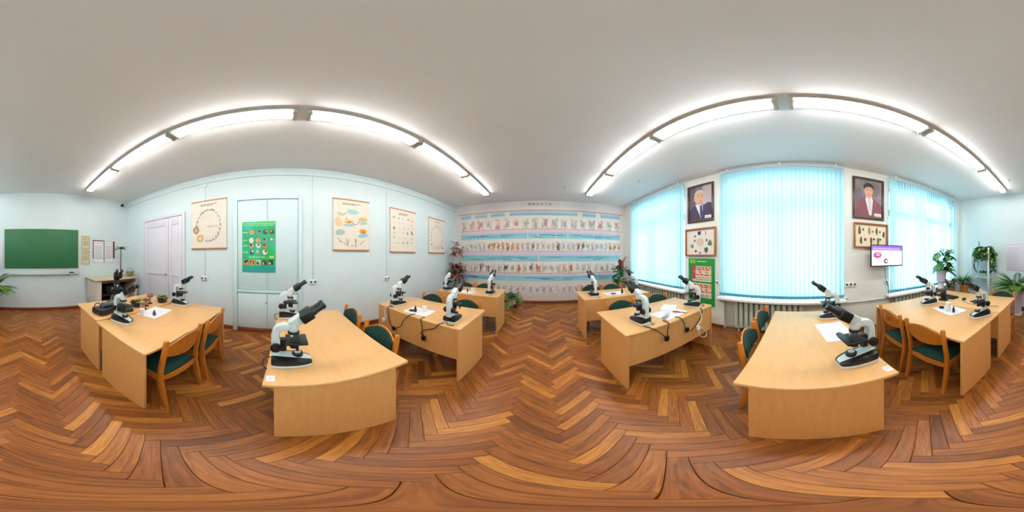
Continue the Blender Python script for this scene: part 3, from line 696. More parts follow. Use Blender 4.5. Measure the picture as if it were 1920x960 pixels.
def por_a(p, w2, h2):
    p.rect(0.06, w2, -0.12, h2, (176, 166, 172)); p.rect(-w2, -0.12, -0.1, h2, (92, 78, 92)); p.up()
    p.poly([(-w2, -h2), (w2, -h2), (w2, -0.05), (0.2, -0.02), (0.1, -0.06), (-0.13, -0.04), (-w2, -0.14)], (58, 50, 78)); p.up()
    p.poly([(-0.13, -0.03), (0.06, -0.05), (0.07, -0.28), (0.02, -0.36)], (214, 208, 220)); p.ell(-0.03, 0.13, 0.125, 0.165, (204, 164, 130), 24, 0.08); p.ell(-0.145, 0.1, 0.025, 0.05, (196, 150, 124), 12); p.up()
    p.poly([(-0.01, -0.07), (0.04, -0.06), (0.08, -0.30), (0.03, -0.36), (-0.005, -0.28)], (52, 60, 110)); p.poly([(-0.15, 0.12), (-0.14, 0.25), (-0.05, 0.31), (0.05, 0.29), (0.085, 0.2), (0.02, 0.245), (-0.07, 0.245), (-0.115, 0.2), (-0.125, 0.12)], (196, 190, 192)); p.up()
    for x in (-0.045, 0.045): p.ell(x, 0.155, 0.017, 0.008, (84, 62, 54), 10); p.line(x - 0.024, 0.178, x + 0.024, 0.18, 0.007, (150, 130, 116))
    p.line(0.012, 0.15, 0.03, 0.09, 0.012, (182, 136, 106)); p.line(-0.02, 0.04, 0.05, 0.042, 0.010, (158, 92, 82)); p.ell(0.0, -0.005, 0.06, 0.03, (190, 148, 118), 12)
def por_b(p, w2, h2):
    p.ell(0.12, 0.2, 0.12, 0.17, (118, 104, 112), 14, 0, 0.1); p.ell(-0.2, 0.0, 0.08, 0.2, (106, 100, 110), 14, 0, 0.1); p.up()
    p.poly([(-w2 + 0.02, -h2), (w2, -h2), (w2 - 0.01, -0.14), (0.17, -0.05), (0.06, 0.02), (-0.08, 0.02), (-0.2, -0.06), (-w2 + 0.03, -0.16)], (124, 74, 84)); p.up()
    p.poly([(-0.05, 0.05), (0.06, 0.05), (0.09, -0.05), (0.06, -0.36), (0.01, -0.36), (-0.07, -0.04)], (226, 216, 220)); p.ell(0.0, 0.155, 0.088, 0.125, (216, 164, 132), 24); p.poly([(-0.045, 0.0), (0.05, 0.0), (0.04, 0.1), (-0.035, 0.1)], (204, 150, 120)); p.up()
    p.poly([(-0.1, 0.17), (-0.115, 0.27), (-0.05, 0.335), (0.05, 0.33), (0.11, 0.27), (0.1, 0.17), (0.075, 0.235), (0.0, 0.245), (-0.06, 0.23)], (48, 38, 38)); p.poly([(-0.02, 0.0), (0.03, 0.0), (0.055, -0.2), (0.02, -0.3), (0.0, -0.2)], (200, 194, 204)); p.up()
    for x in (-0.035, 0.04): p.ell(x, 0.175, 0.015, 0.008, (60, 42, 38), 10); p.line(x - 0.022, 0.2, x + 0.022, 0.203, 0.008, (60, 44, 40))
    p.line(0.006, 0.16, 0.014, 0.115, 0.011, (190, 134, 106)); p.line(-0.028, 0.075, 0.04, 0.078, 0.010, (176, 84, 78))
portrait('walnut-framed portrait of a grey-haired person in a dark suit and tie', 1.93, 2.665, 0.66, 0.88, por_a)
portrait('walnut-framed portrait of a dark-haired person in a maroon jacket', -1.315, 2.66, 0.66, 0.89, por_b)
BOXF = pm((158, 98, 52), 0.4, 'specimen_box_wood', noise=0.12, scale=8)
def specimen(label, u, z, wd, h, bkg, draw):
    t = wthing('specimen_box', label, 'specimen box', 'R', u, z, 0.004, 'wooden specimen boxes between the windows')
    frame4(t, wd, h, 0.03, 0.05, BOXF)
    MB().box(-wd / 2 + 0.028, wd / 2 - 0.028, -0.012, 0, -h / 2 + 0.028, h / 2 - 0.028).build('backing', pm(bkg, 0.8), t)
    draw(t)
def blob(t, name, x, z, rx, rz, rgb, d=0.014):
    n = 14; prof = [(1.0, 0.0), (0.85, 0.5), (0.5, 0.88), (0.12, 1.0)]
    mb = MB(); vs = []; fs = []
    for r_, hh in prof:
        for k in range(n):
            q = 2 * PI * k / n; m = 1 + 0.12 * math.sin(3 * q + x * 40); vs.append((x + rx * r_ * math.cos(q) * m, -0.012 - d * hh, z + rz * r_ * math.sin(q) * m))
    for i in range(3):
        for k in range(n): fs.append((i * n + k, (i + 1) * n + k, (i + 1) * n + (k + 1) % n, i * n + (k + 1) % n))
    fs.append(tuple(3 * n + k for k in range(n))[::-1])
    mb.add(vs, fs, True); mb.build(name, pm(rgb, 0.6, noise=0.2, scale=40), t)
def spec_a(t):
    MB().lathe([(0.085, 0), (0.085, -0.006), (0.07, -0.006), (0.068, -0.003)], (0.0, -0.012, 0.0), 24, 'y').build('dial_ring', pm((206, 190, 170), 0.7), t)
    for x, z, a, b, c in ((-0.02, 0.19, 0.045, 0.045, (40, 72, 110)), (-0.13, 0.13, 0.03, 0.03, (150, 140, 150)), (-0.14, 0.03, 0.028, 0.026, (120, 120, 140)), (-0.21, -0.08, 0.045, 0.045, (140, 140, 116)),
                          (-0.11, -0.19, 0.028, 0.028, (70, 72, 92)), (0.0, -0.23, 0.02, 0.03, (130, 120, 120)), (0.15, -0.17, 0.045, 0.06, (60, 92, 84)), (0.24, -0.03, 0.05, 0.06, (90, 130, 84)), (0.16, 0.03, 0.02, 0.028, (70, 90, 120)), (0.14, 0.18, 0.007, 0.05, (110, 120, 110))):
        blob(t, 'specimen', x, z, a, b, c)
def spec_b(t):
    for x, z, a, b, c in ((-0.24, 0.09, 0.028, 0.085, (120, 92, 30)), (-0.165, 0.11, 0.022, 0.026, (110, 104, 84)), (-0.04, 0.09, 0.026, 0.075, (190, 120, 40)), (0.03, 0.08, 0.022, 0.024, (120, 110, 60)), (0.12, 0.09, 0.024, 0.075, (110, 84, 40)), (0.19, 0.08, 0.02, 0.022, (110, 120, 60)),
                          (-0.21, -0.1, 0.026, 0.07, (90, 96, 40)), (-0.125, -0.08, 0.03, 0.03, (150, 90, 60)), (0.0, -0.11, 0.024, 0.085, (120, 84, 30)), (0.06, -0.07, 0.022, 0.022, (70, 40, 24)), (0.15, -0.11, 0.026, 0.085, (130, 110, 40)), (0.2, -0.07, 0.02, 0.02, (60, 30, 20)), (0.275, 0.03, 0.022, 0.065, (70, 72, 64))):
        blob(t, 'specimen', x, z, a, b, c)
specimen('wooden glazed box of round specimens under the grey-haired portrait', 1.93, 1.795, 0.77, 0.59, (226, 220, 214), spec_a)
specimen('wooden box of orange-brown insect specimens under the maroon-jacket portrait', -1.365, 1.895, 0.72, 0.48, (230, 224, 200), spec_b)
gp = wthing('hanging_poster', 'tall green poster with red and white tables hanging between two windows', 'poster', 'R', 1.91, 0.945, 0.006)
MB().box(-0.33, 0.33, -0.006, 0, -0.50, 0.50).build('sheet', pm((22, 140, 58), 0.5, 'poster_green'), gp)
p = Print(); p.rect(-0.29, -0.14, 0.4, 0.48, (110, 190, 40)); p.text(-0.1, 0.15, 0.44, 0.016, (210, 236, 200), 1); p.rect(-0.22, 0.25, 0.02, 0.34, (222, 206, 180)); p.rect(-0.22, 0.25, -0.33, -0.02, (226, 208, 180)); p.rect(-0.24, -0.14, 0.06, 0.36, (150, 70, 80)); p.up()
for z in (0.31, 0.27, 0.16, -0.06, -0.10, -0.2): p.text(-0.22, 0.24, z, 0.026, (190, 60, 50), 1)
for z in (0.1, 0.06, -0.27, -0.3): p.text(-0.15, 0.22, z, 0.02, (120, 140, 150), 1)
for x in (-0.16, -0.02, 0.14): p.ell(x, 0.215, 0.045, 0.02, (206, 120, 90), 10, 0, 0.2); p.ell(x, -0.15, 0.05, 0.022, (210, 110, 80), 10, 0, 0.2)
p.build(gp, -0.006)
mo = wthing('monitor', 'black flat monitor showing a pink and violet slide on the wall', 'monitor', 'R', -1.625, 1.505, 0.0)
MB().bbox(-0.06, 0.06, -0.165, 0, -0.06, 0.06, 0.006).build('wall_mount', BLK2, mo)
MB().bbox(-0.353, 0.353, -0.20, -0.16, -0.203, 0.205, 0.008).build('casing', BLK, mo)
sc = MB().box(-0.335, 0.335, -0.2015, -0.1995, -0.18, 0.185).build('screen', emit((236, 214, 232), 0.55, 'screen_pink_glow'), mo)
p = Print(); p.rect(-0.335, 0.335, 0.10, 0.185, (120, 90, 190)); p.rect(-0.31, 0.28, 0.115, 0.145, (166, 130, 206)); p.ell(-0.22, 0.01, 0.085, 0.055, (150, 60, 110), 20); p.ell(-0.04, -0.10, 0.05, 0.05, (90, 70, 96), 18); p.text(0.03, 0.3, 0.06, 0.012, (200, 160, 200), 4); p.up()
p.ell(-0.21, 0.02, 0.045, 0.028, (206, 130, 170), 16); p.ell(-0.03, -0.1, 0.025, 0.025, (200, 180, 200), 14)
me_p = p.build(sc, -0.2015, 'slide')
for m in me_p.data.materials:
    nd = m.node_tree.nodes['Principled BSDF']; nd.inputs['Emission Color'].default_value = nd.inputs['Base Color'].default_value; nd.inputs['Emission Strength'].default_value = 0.5
MB().tube([(0.02, -0.05, -0.05), (0.03, -0.05, -0.3), (0.06, -0.03, -0.5), (0.13, -0.02, -0.65), (0.13, -0.02, -0.86)], 0.005, 6).build('power_cable', BLK2, mo)
MB().tube([(0.09, -0.04, -0.53), (0.12, -0.03, -0.6), (0.2, -0.02, -0.7), (0.2, -0.02, -0.85)], 0.005, 6).build('signal_cable', BLK2, mo)
# pipe bracket caps near the blinds, ceiling hooks
for i, (x, y, lb) in enumerate(((2.0, 2.95, 'tiny hook in the ceiling above the display end'), (0.55, 3.9, 'tiny hook in the ceiling near the heading sign'), (0.95, -3.4, 'tiny hook in the ceiling above the fern'))):
    t = thing('ceiling_hook', lb, 'hook', (x, y, ZC), 0.0, 'ceiling hooks')
    MB().lathe([(0.022, 0), (0.022, -0.006), (0.006, -0.012)], (0, 0, 0), 12).build('hook_plate', GREY, t)
    MB().tube([(0, 0, -0.01), (0, 0, -0.03), (0.012, 0, -0.045), (0.02, 0, -0.03)], 0.003, 6).build('hook_wire', GREY, t)

# ------------------------------------------------------------------ fluorescent lights
TUBE = emit((255, 250, 246), TUBE_STRENGTH, 'fluorescent_tube')
TRAY = pm((240, 240, 238), 0.4, 'lamp_tray_white'); RAIL = pm((176, 174, 172), 0.5, 'lamp_rail_grey'); HOLD = pm((196, 192, 180), 0.5, 'lampholder_cream')
def lamp_proto(ln):
    t = link('fluorescent_light', None)
    t['category'] = 'ceiling light'
    h = ln / 2
    MB().bbox(-0.084, 0.084, -h, h, -0.022, 0.0, 0.006).build('tray', TRAY, t)
    for s in (-1, 1): MB().bbox(s * 0.086 - 0.003, s * 0.086 + 0.003, -h, h, -0.037, -0.002, 0.001, 1).build('tray_edge', RAIL, t)
    for s in (-1, 1): MB().tube([(s * 0.045, -h + 0.04, -0.056), (s * 0.045, h - 0.04, -0.056)], 0.0165, 12).build('tube', TUBE, t)
    for e in (-1, 1):
        c = MB().bbox(-0.085, 0.085, e * (h - 0.018) - 0.017, e * (h - 0.018) + 0.017, -0.078, -0.015, 0.004).build('lampholder', HOLD, t)
        for s in (-1, 1): MB().lathe([(0.018, 0), (0.018, -e * 0.012)], (s * 0.045, e * (h - 0.033), -0.056), 12, 'y').build('tube_cap', GREY, c)
    return t
LP = None
rows = [(-1.47, [(-3.83, -2.55), (-2.53, -1.24), (-1.21, 0.10), (0.195, 1.50), (1.53, 2.86), (2.89, 4.14)], 'over the door side'),
        (1.275, [(-3.99, -2.69), (-2.67, -1.29), (-1.26, 0.07), (0.16, 1.49), (1.51, 2.87), (2.9, 4.25)], 'over the window side')]
ORD = ['next to the chalkboard wall', 'second from the chalkboard wall', 'third from the chalkboard wall', 'third from the display wall', 'second from the display wall', 'next to the display wall']
for x, segs, side in rows:
    for k, (a, b) in enumerate(segs):
        lab = 'fluorescent ceiling light %s, %s' % (side, ORD[k])
        if LP is None: LP = lamp_proto(1.30); o = LP; o['label'] = lab
        else: o = dup(LP, (0, 0, 0), 0, lab)
        o['group'] = 'fluorescent lights in two rows'
        o.location = (x, (a + b) / 2, ZC); o.scale = (1, (b - a) / 1.30, 1); o.rotation_euler = (0, 0, 0 if x < 0 else PI)

# ------------------------------------------------------------------ desks
def desk(label, x0, x1, y0, y1, p0, p1, mod, lip=0.012):
    """top from (x0,y0) to (x1,y1); end panels span p0..p1 in y; mod is the y of the modesty panel"""
    cx, cy = (x0 + x1) / 2, (y0 + y1) / 2
    t = thing('desk', label, 'desk', (cx, cy, 0), 0.0, 'beech laminate double desks')
    hx, hy = (x1 - x0) / 2, (y1 - y0) / 2
    MB().bbox(-hx, hx, -hy, hy, 0.724, 0.75, 0.006, 3).build('desktop', BEECH, t)
    for s in (-1, 1):
        a = s * (hx - lip) - (0.022 if s > 0 else 0); MB().bbox(a, a + 0.022, p0 - cy, p1 - cy, 0.0, 0.724, 0.002, 1).build('end_panel', BEECHV, t)
    MB().bbox(-hx + lip + 0.022, hx - lip - 0.022, mod - cy - 0.009, mod - cy + 0.009, 0.34, 0.724, 0.002, 1).build('modesty_panel', BEECHV, t)
    return t
DESKS = dict(
    A=desk('near desk by the painted-over door with a sticker on its corner', -2.10, -0.735, -0.11, 0.688, -0.055, 0.60, -0.04),
    B=desk('middle desk of the door-side row with two cords hanging in front', -2.12, -0.745, 1.355, 2.06, 1.35, 1.98, 1.37),
    C=desk('far desk on the door side in front of the wall display', -2.12, -0.775, 2.81, 3.52, 2.79, 3.38, 2.82),
    D=desk('far desk on the window side in front of the wall display', 0.70, 2.05, 2.63, 3.31, 2.60, 3.16, 2.64),
    E=desk('middle desk of the window-side row with black and white cords in front', 0.695, 2.10, 1.225, 1.985, 1.22, 1.86, 1.245),
    F=desk('near desk in front of the middle window with a sticker on its corner', 0.705, 2.12, -0.508, 0.298, -0.42, 0.225, -0.40),
    G1=desk('window-side front desk with two chairs, joined to a second desk', 0.68, 2.13, -1.945, -1.10, -1.70, -1.102, -1.68),
    G2=desk('window-side desk beside the plants, holding a keyboard and mouse', 0.675, 2.13, -2.80, -1.96, -2.53, -1.955, -1.97),
    I1=desk('door-side front desk with two chairs and dark potted plants beyond', -2.12, -0.70, -1.625, -0.83, -1.50, -0.842, -1.48),
    I2=desk('second door-side desk towards the chalkboard, holding a black power unit', -2.10, -0.715, -2.40, -1.66, -2.25, -1.618, -1.64))
for key, x, y, lb in (('A', -0.80, -0.075, 'small white number sticker on the corner of the door-side near desk'), ('F', 0.775, -0.475, 'small white number sticker on the corner of the window-side near desk')):
    st = thing('sticker', lb, 'sticker', (x, y, 0.7502), R(4), 'desk stickers')
    MB().bbox(-0.028, 0.028, -0.022, 0.022, 0, 0.0006, 0.0002, 1).build('sticker_sheet', SHEET, st)
    q = MB()
    for i in range(3): q.box(-0.012, 0.014 - 0.006 * (i == 2), -0.010 + i * 0.008, -0.007 + i * 0.008, 0.0006, 0.0009)
    q.build('faded_print', pm((170, 168, 180), 0.8), st)

# ------------------------------------------------------------------ chairs (local: sitter faces -y, rear posts at y=0)
def chair_proto():
    t = link('wooden_chair', None); t['category'] = 'chair'
    for s in (-1, 1):
        x = s * 0.225
        prof = [(0.045, 0.0), (0.075, 0.0), (0.025, 0.40), (0.03, 0.52), (0.085, 0.825), (0.078, 0.84), (0.05, 0.838), (-0.012, 0.52), (-0.022, 0.40), (-0.018, 0.30)]
        prof = [(y - 0.02, z) for y, z in prof]
        MB().prism(prof, x - 0.016, x + 0.016, 'x', 0.004).build('rear_leg', CHAIRW, t)
        MB().prism([(-0.43, 0.0), (-0.405, 0.0), (-0.395, 0.43), (-0.44, 0.43)], x - 0.016 - 0.012 * s, x + 0.016 - 0.012 * s, 'x', 0.004).build('front_leg', CHAIRW, t)
        MB().prism([(-0.41, 0.365), (-0.02, 0.355), (-0.02, 0.42), (-0.41, 0.425)], x - 0.011, x + 0.011, 'x', 0.003).build('side_rail', CHAIRW, t)
    MB().bbox(-0.21, 0.21, -0.435, -0.412, 0.365, 0.425, 0.004).build('front_rail', CHAIRW, t)
    # curved rear rail under the seat
    def arcplate(z0, z1, y, bow, th, inset=0.0, nx=12, name='', mat=None, parent=None, ztop=None, zbot=None, lean=0.0):
        xs = [-0.209 + inset + (0.418 - 2 * inset) * i / nx for i in range(nx + 1)]
        v = []; f = []
        for x in xs:
            q = 1 - (x / 0.209) ** 2; yy = y + bow * q
            a = zbot(q) if zbot else z0; b = ztop(q) if ztop else z1
            ya = yy + lean * (a - 0.7); yb = yy + lean * (b - 0.7)
            v += [(x, ya, a), (x, ya + th, a), (x, yb + th, b), (x, yb, b)]
        for i in range(nx):
            for k in range(4): f.append((4 * i + k, 4 * i + 4 + k, 4 * i + 4 + (k + 1) % 4, 4 * i + (k + 1) % 4))
        f += [(0, 1, 2, 3), (4 * nx + 3, 4 * nx + 2, 4 * nx + 1, 4 * nx)]
        m = MB(); m.add(v, [tuple(reversed(q)) for q in f], True)
        return m.build(name, mat, parent)
    arcplate(0.355, 0.405, -0.03, 0.02, 0.02, name='rear_rail', mat=CHAIRW, parent=t)
    bk = arcplate(0, 0, 0.012, 0.035, 0.013, name='backrest', mat=CHAIRW, parent=t, ztop=lambda q: 0.765 + 0.075 * q, zbot=lambda q: 0.665 - 0.035 * q, lean=0.18)
    arcplate(0, 0, -0.008, 0.035, 0.019, inset=0.014, name='back_pad', mat=GREEN, parent=bk, ztop=lambda q: 0.752 + 0.077 * q, zbot=lambda q: 0.677 - 0.035 * q, lean=0.18)
    bm = bmesh.new(); bmesh.ops.create_grid(bm, x_segments=8, y_segments=8, size=1)
    bm.verts.index_update(); v = []; n0 = len(bm.verts)
    for q in bm.verts:
        x, y = q.co.x, q.co.y; e = (1 - x ** 4) * (1 - y ** 4)
        v.append((x * (0.213 - 0.008 * y), -0.215 + y * 0.2, 0.428 + 0.038 * e ** 0.5))
    fcs = [[a.index for a in q.verts] for q in bm.faces]; bm.free()
    m = MB(); m.add(v, fcs, True); m.bbox(-0.212, 0.212, -0.415, -0.016, 0.41, 0.432, 0.004); m.build('seat_pad', GREEN, t)
    return t
CH = None
def chair(x, y, rz, label, mark=False):
    global CH
    if CH is None:
        CH = chair_proto(); o = CH; o['label'] = label
    else: o = dup(CH, (0, 0, 0), 0, label)
    o.location = (x, y, 0); o.rotation_euler = (0, 0, rz); o['group'] = 'green upholstered wooden chairs'
    return o
chair(-1.075, -0.80, R(-2), 'wooden chair on the aisle side at the door-side front desk')
chair(-1.625, -0.785, R(3), 'wooden chair by the lilac door at the door-side front desk')
chair(1.075, -1.08, R(3), 'wooden chair with a small pale mark at the window-side front desk')
gc = chair(1.635, -1.075, R(-2), 'wooden chair with red scribbles on its back by the window pier')
chair(-1.19, 0.735, R(2), 'green-backed chair at the near door-side desk, on the aisle side')
chair(-1.80, 0.735, R(-3), 'green-backed chair at the near door-side desk, on the wall side')
chair(-1.085, 2.13, R(2), 'green-backed chair at the middle door-side desk, on the aisle side')
chair(-1.72, 2.15, R(-2), 'green-backed chair at the middle door-side desk, on the wall side')
chair(-1.335, 3.62, R(2), 'green-backed chair at the far door-side desk, on the aisle side')
chair(-1.83, 3.60, R(-1), 'green-backed chair at the far door-side desk, by the dried branches')
chair(1.10, 3.50, R(2), 'green-backed chair at the far window-side desk, on the aisle side')
chair(1.60, 3.47, R(-2), 'green-backed chair at the far window-side desk, on the window side')
chair(1.11, 2.07, R(2), 'green-backed chair at the middle window-side desk, on the aisle side')
chair(1.80, 2.09, R(-2), 'green-backed chair at the middle window-side desk, on the window side')
chair(1.28, 0.36, R(4), 'green-backed chair at the near window-side desk, on the aisle side')
chair(1.825, 0.375, R(-3), 'green-backed chair at the near window-side desk, by the radiator')
chair(0.94, -2.86, R(178), 'green-backed chair facing the window-side desk from the fern side')
# red scribbles on the back of one chair
sc_ = MB(); pts = [(-0.07, 0.05, 0.77), (-0.05, 0.05, 0.71), (-0.03, 0.05, 0.76), (-0.01, 0.05, 0.70), (0.02, 0.05, 0.75), (0.04, 0.05, 0.71), (0.01, 0.05, 0.69), (0.05, 0.05, 0.68), (0.07, 0.05, 0.74)]
yb = lambda x, z: 0.012 + 0.035 * (1 - (x / 0.209) ** 2) + 0.18 * (z - 0.7) + 0.0135
sc_.tube([(x, yb(x, z), z) for x, _, z in pts], 0.0035, 5); sc_.build('scribble', pm((150, 44, 24), 0.6, 'red_marker'), gc)

# ------------------------------------------------------------------ microscopes (local: eyepieces toward +y, base centre at origin)
def micro_proto(body=MICW, nm='microscope'):
    t = link(nm, None); t['category'] = 'microscope'
    # base: white lip, black shoulders, white spine
    ys = [-0.118, -0.11, -0.08, -0.03, 0.03, 0.075, 0.105, 0.118]
    wds = [0.060, 0.072, 0.078, 0.078, 0.074, 0.066, 0.054, 0.042]
    tops = [0.080, 0.088, 0.088, 0.082, 0.072, 0.062, 0.052, 0.042]
    def loft(fn, name, mat):
        v = []; f = []; n = None
        for y, wd, tp in zip(ys, wds, tops):
            ring = fn(wd, tp); n = len(ring); v += [(x, y, z) for x, z in ring]
        for i in range(len(ys) - 1):
            for k in range(n): f.append((i * n + k, (i + 1) * n + k, (i + 1) * n + (k + 1) % n, i * n + (k + 1) % n))
        f.append(tuple(range(n))); f.append(tuple(reversed([(len(ys) - 1) * n + k for k in range(n)])))
        m = MB(); m.add(v, f, True); return m.build(name, mat, t)
    loft(lambda w_, tp: [(-w_ * 0.95, 0.004), (w_ * 0.95, 0.004), (w_, 0.012), (w_, 0.026), (-w_, 0.026), (-w_, 0.012)], 'base', body)
    loft(lambda w_, tp: [(-w_ * 0.99, 0.0262), (w_ * 0.99, 0.0262), (w_ * 0.93, 0.026 + (tp - 0.026) * 0.72), (w_ * 0.5, tp - 0.002), (-w_ * 0.5, tp - 0.002), (-w_ * 0.93, 0.026 + (tp - 0.026) * 0.72)], 'base_shoulder', BLK)
    loft(lambda w_, tp: [(-w_ * 0.46, tp - 0.006), (w_ * 0.46, tp - 0.006), (w_ * 0.46, tp + 0.0015), (w_ * 0.3, tp + 0.005), (-w_ * 0.3, tp + 0.005), (-w_ * 0.46, tp + 0.0015)], 'base_spine', body)
    for x in (-0.045, 0.045): MB().lathe([(0.01, 0), (0.01, 0.005)], (x, -0.08, 0), 10).build('rubber_foot', BLK2, t)
    MB().prism([(-0.117, 0.075), (-0.066, 0.075), (-0.066, 0.19), (-0.072, 0.235), (-0.066, 0.258), (-0.045, 0.272), (0.0, 0.274), (0.022, 0.278), (0.024, 0.306), (0.0, 0.316), (-0.045, 0.318), (-0.085, 0.306), (-0.11, 0.28), (-0.121, 0.24), (-0.121, 0.16)],
               -0.028, 0.028, 'x', 0.009).build('arm', body, t)
    MB().lathe([(0.030, 0.262), (0.034, 0.274), (0.034, 0.306), (0.030, 0.312)], (0, 0.01, 0), 22).build('head_mount', body, t)
    d = Vector((0, math.cos(R(33)), math.sin(R(33)))); o = Vector((0, 0.012, 0.318))
    m = MB()
    def obox(m, c, hx, hy, hz, bev, tp=1.0):
        bm = bmesh.new(); bmesh.ops.create_cube(bm, size=1)
        up = Vector((0, -d.z, d.y))
        for q in bm.verts:
            k = tp if q.co.y > 0 else 1.0
            q.co = c + Vector((1, 0, 0)) * q.co.x * 2 * hx * k + d * q.co.y * 2 * hy + up * q.co.z * 2 * hz * k
        bmesh.ops.bevel(bm, geom=bm.edges[:], offset=bev, segments=3, affect='EDGES', profile=0.5); m.bm(bm, True)
    obox(m, o + d * 0.02, 0.030, 0.046, 0.030, 0.012, 1.05); m.build('head_prism', body, t)
    m = MB(); obox(m, o + d * 0.092, 0.056, 0.040, 0.031, 0.010); hd_ = m.build('binocular_body', BLK, t)
    for s in (-1, 1):
        a = o + d * 0.115 + Vector((s * 0.030, 0, 0)); m = MB()
        m.tube([a, a + d * 0.035, a + d * 0.036, a + d * 0.082, a + d * 0.083, a + d * 0.102, a + d * 0.106], [0.0205, 0.0205, 0.0175, 0.0175, 0.0205, 0.0195, 0.014], 16)
        e = m.build('eyepiece', BLK, t)
        MB().tube([a + d * 0.1055, a + d * 0.1068], [0.012, 0.012], 14).build('lens', pm((60, 70, 90), 0.05, 'lens_glass'), e)
    MB().lathe([(0.026, 0.262), (0.036, 0.256), (0.036, 0.246), (0.018, 0.240)], (0, 0.012, 0), 20).build('nosepiece', BLK2, t)
    for q, ln in ((0, 0.040), (120, 0.030), (240, 0.026)):
        a = Vector((0.020 * math.sin(R(q)), 0.012 + 0.020 * math.cos(R(q)), 0.247)); e = a + Vector((0.35 * math.sin(R(q)), 0.35 * math.cos(R(q)), -1)).normalized() * ln
        m = MB(); m.tube([a, a.lerp(e, 0.62), a.lerp(e, 0.63), e], [0.0115, 0.0115, 0.009, 0.006], 12); m.build('objective', STEEL, t)
    MB().bbox(-0.072, 0.072, -0.038, 0.092, 0.186, 0.200, 0.004).build('stage', BLK, t)
    MB().bbox(-0.05, 0.05, -0.012, 0.05, 0.2, 0.205, 0.002, 1).build('slide_holder', BLK2, t)
    MB().tube([(0.06, 0.03, 0.19), (0.06, 0.03, 0.145)], 0.008, 10).build('stage_knob', BLK, t)
    MB().bbox(-0.024, 0.024, -0.068, -0.03, 0.115, 0.205, 0.006).build('stage_bracket', BLK, t)
    MB().lathe([(0.014, 0.132), (0.026, 0.138), (0.026, 0.166), (0.018, 0.186)], (0, 0.015, 0), 18).build('condenser', BLK2, t)
    il = MB().lathe([(0.034, 0.070), (0.034, 0.092), (0.028, 0.098), (0.022, 0.098)], (0, 0.035, 0), 20).build('illuminator', BLK, t)
    MB().lathe([(0.021, 0.0975), (0.021, 0.0995), (0.012, 0.102)], (0, 0.035, 0), 18).build('lens', pm((196, 206, 210), 0.08, 'illuminator_glass'), il)
    for s in (-1, 1):
        m = MB(); m.lathe([(0.014, s * 0.027), (0.014, s * 0.034), (0.031, s * 0.035), (0.032, s * 0.052), (0.029, s * 0.056), (0.018, s * 0.057), (0.017, s * 0.068), (0.012, s * 0.069)], (0, -0.093, 0.155), 20, 'x'); m.build('focus_knob', BLK, t)
    pc = [(0.0, -0.112, 0.05), (0.0, -0.15, 0.05), (0.012, -0.165, 0.035), (0.02, -0.17, 0.012), (0.05, -0.165, 0.005), (0.085, -0.14, 0.005)]
    MB().tube(pc, 0.004, 7).build('power_cord', BLK, t)
    return t
MIC = None
def mic(x, y, rz, label, s=1.0):
    global MIC
    if MIC is None:
        MIC = micro_proto(); o = MIC; o['label'] = label
    else: o = dup(MIC, (0, 0, 0), 0, label)
    o.location = (x, y, 0.7502); o.rotation_euler = (0, 0, R(rz)); o.scale = (s, s, s * 1.03); o['group'] = 'binocular microscopes on the desks'
    return o
mic(-0.975, 0.035, 0, 'white binocular microscope next to the sticker on the near door-side desk')
mic(-1.90, 0.04, 2, 'white binocular microscope on the near door-side desk, beside the painted-over door')
mic(-1.88, 1.56, -6, 'white binocular microscope on the middle door-side desk, beside the wall', 0.97)
mic(-0.93, 1.55, 2, 'white binocular microscope on the middle door-side desk, beside the aisle')
mic(-1.93, 2.99, 0, 'white binocular microscope on the far door-side desk, beside the dried branches')
mic(-0.975, 3.03, -2, 'white binocular microscope on the far door-side desk, beside the aisle')
mic(0.93, 2.86, 7, 'white binocular microscope on the far window-side desk, beside the aisle')
mic(1.79, 2.84, 8, 'white binocular microscope on the far window-side desk, beside the window')
mic(0.99, 1.45, 9, 'white binocular microscope on the middle window-side desk, beside the aisle')
mic(1.875, 1.42, 20, 'white binocular microscope on the middle window-side desk, below the green poster')
mic(0.93, -0.35, 10, 'white binocular microscope next to the sticker on the near window-side desk', 1.04)
mic(1.85, -0.36, 4, 'white binocular microscope on the near window-side desk, beside the window')
mic(1.72, -1.78, -10, 'white binocular microscope on the window-side front desk, beside the window')
mic(0.85, -1.74, -22, 'white binocular microscope on the window-side front desk, beside the aisle')
mic(-0.95, -1.48, 12, 'white binocular microscope on the door-side front desk, beside the aisle')
mic(-1.95, -1.47, 0, 'white binocular microscope on the door-side front desk, beside the lilac door')
m2 = micro_proto(BLK2, 'microscope'); tag(m2, 'all-black binocular microscope on the desk with the black power unit', 'microscope', 'binocular microscopes on the desks')
m2.location = (-1.30, -2.2, 0.7502); m2.rotation_euler = (0, 0, R(-20)); m2.scale = (1.15, 1.15, 1.24)

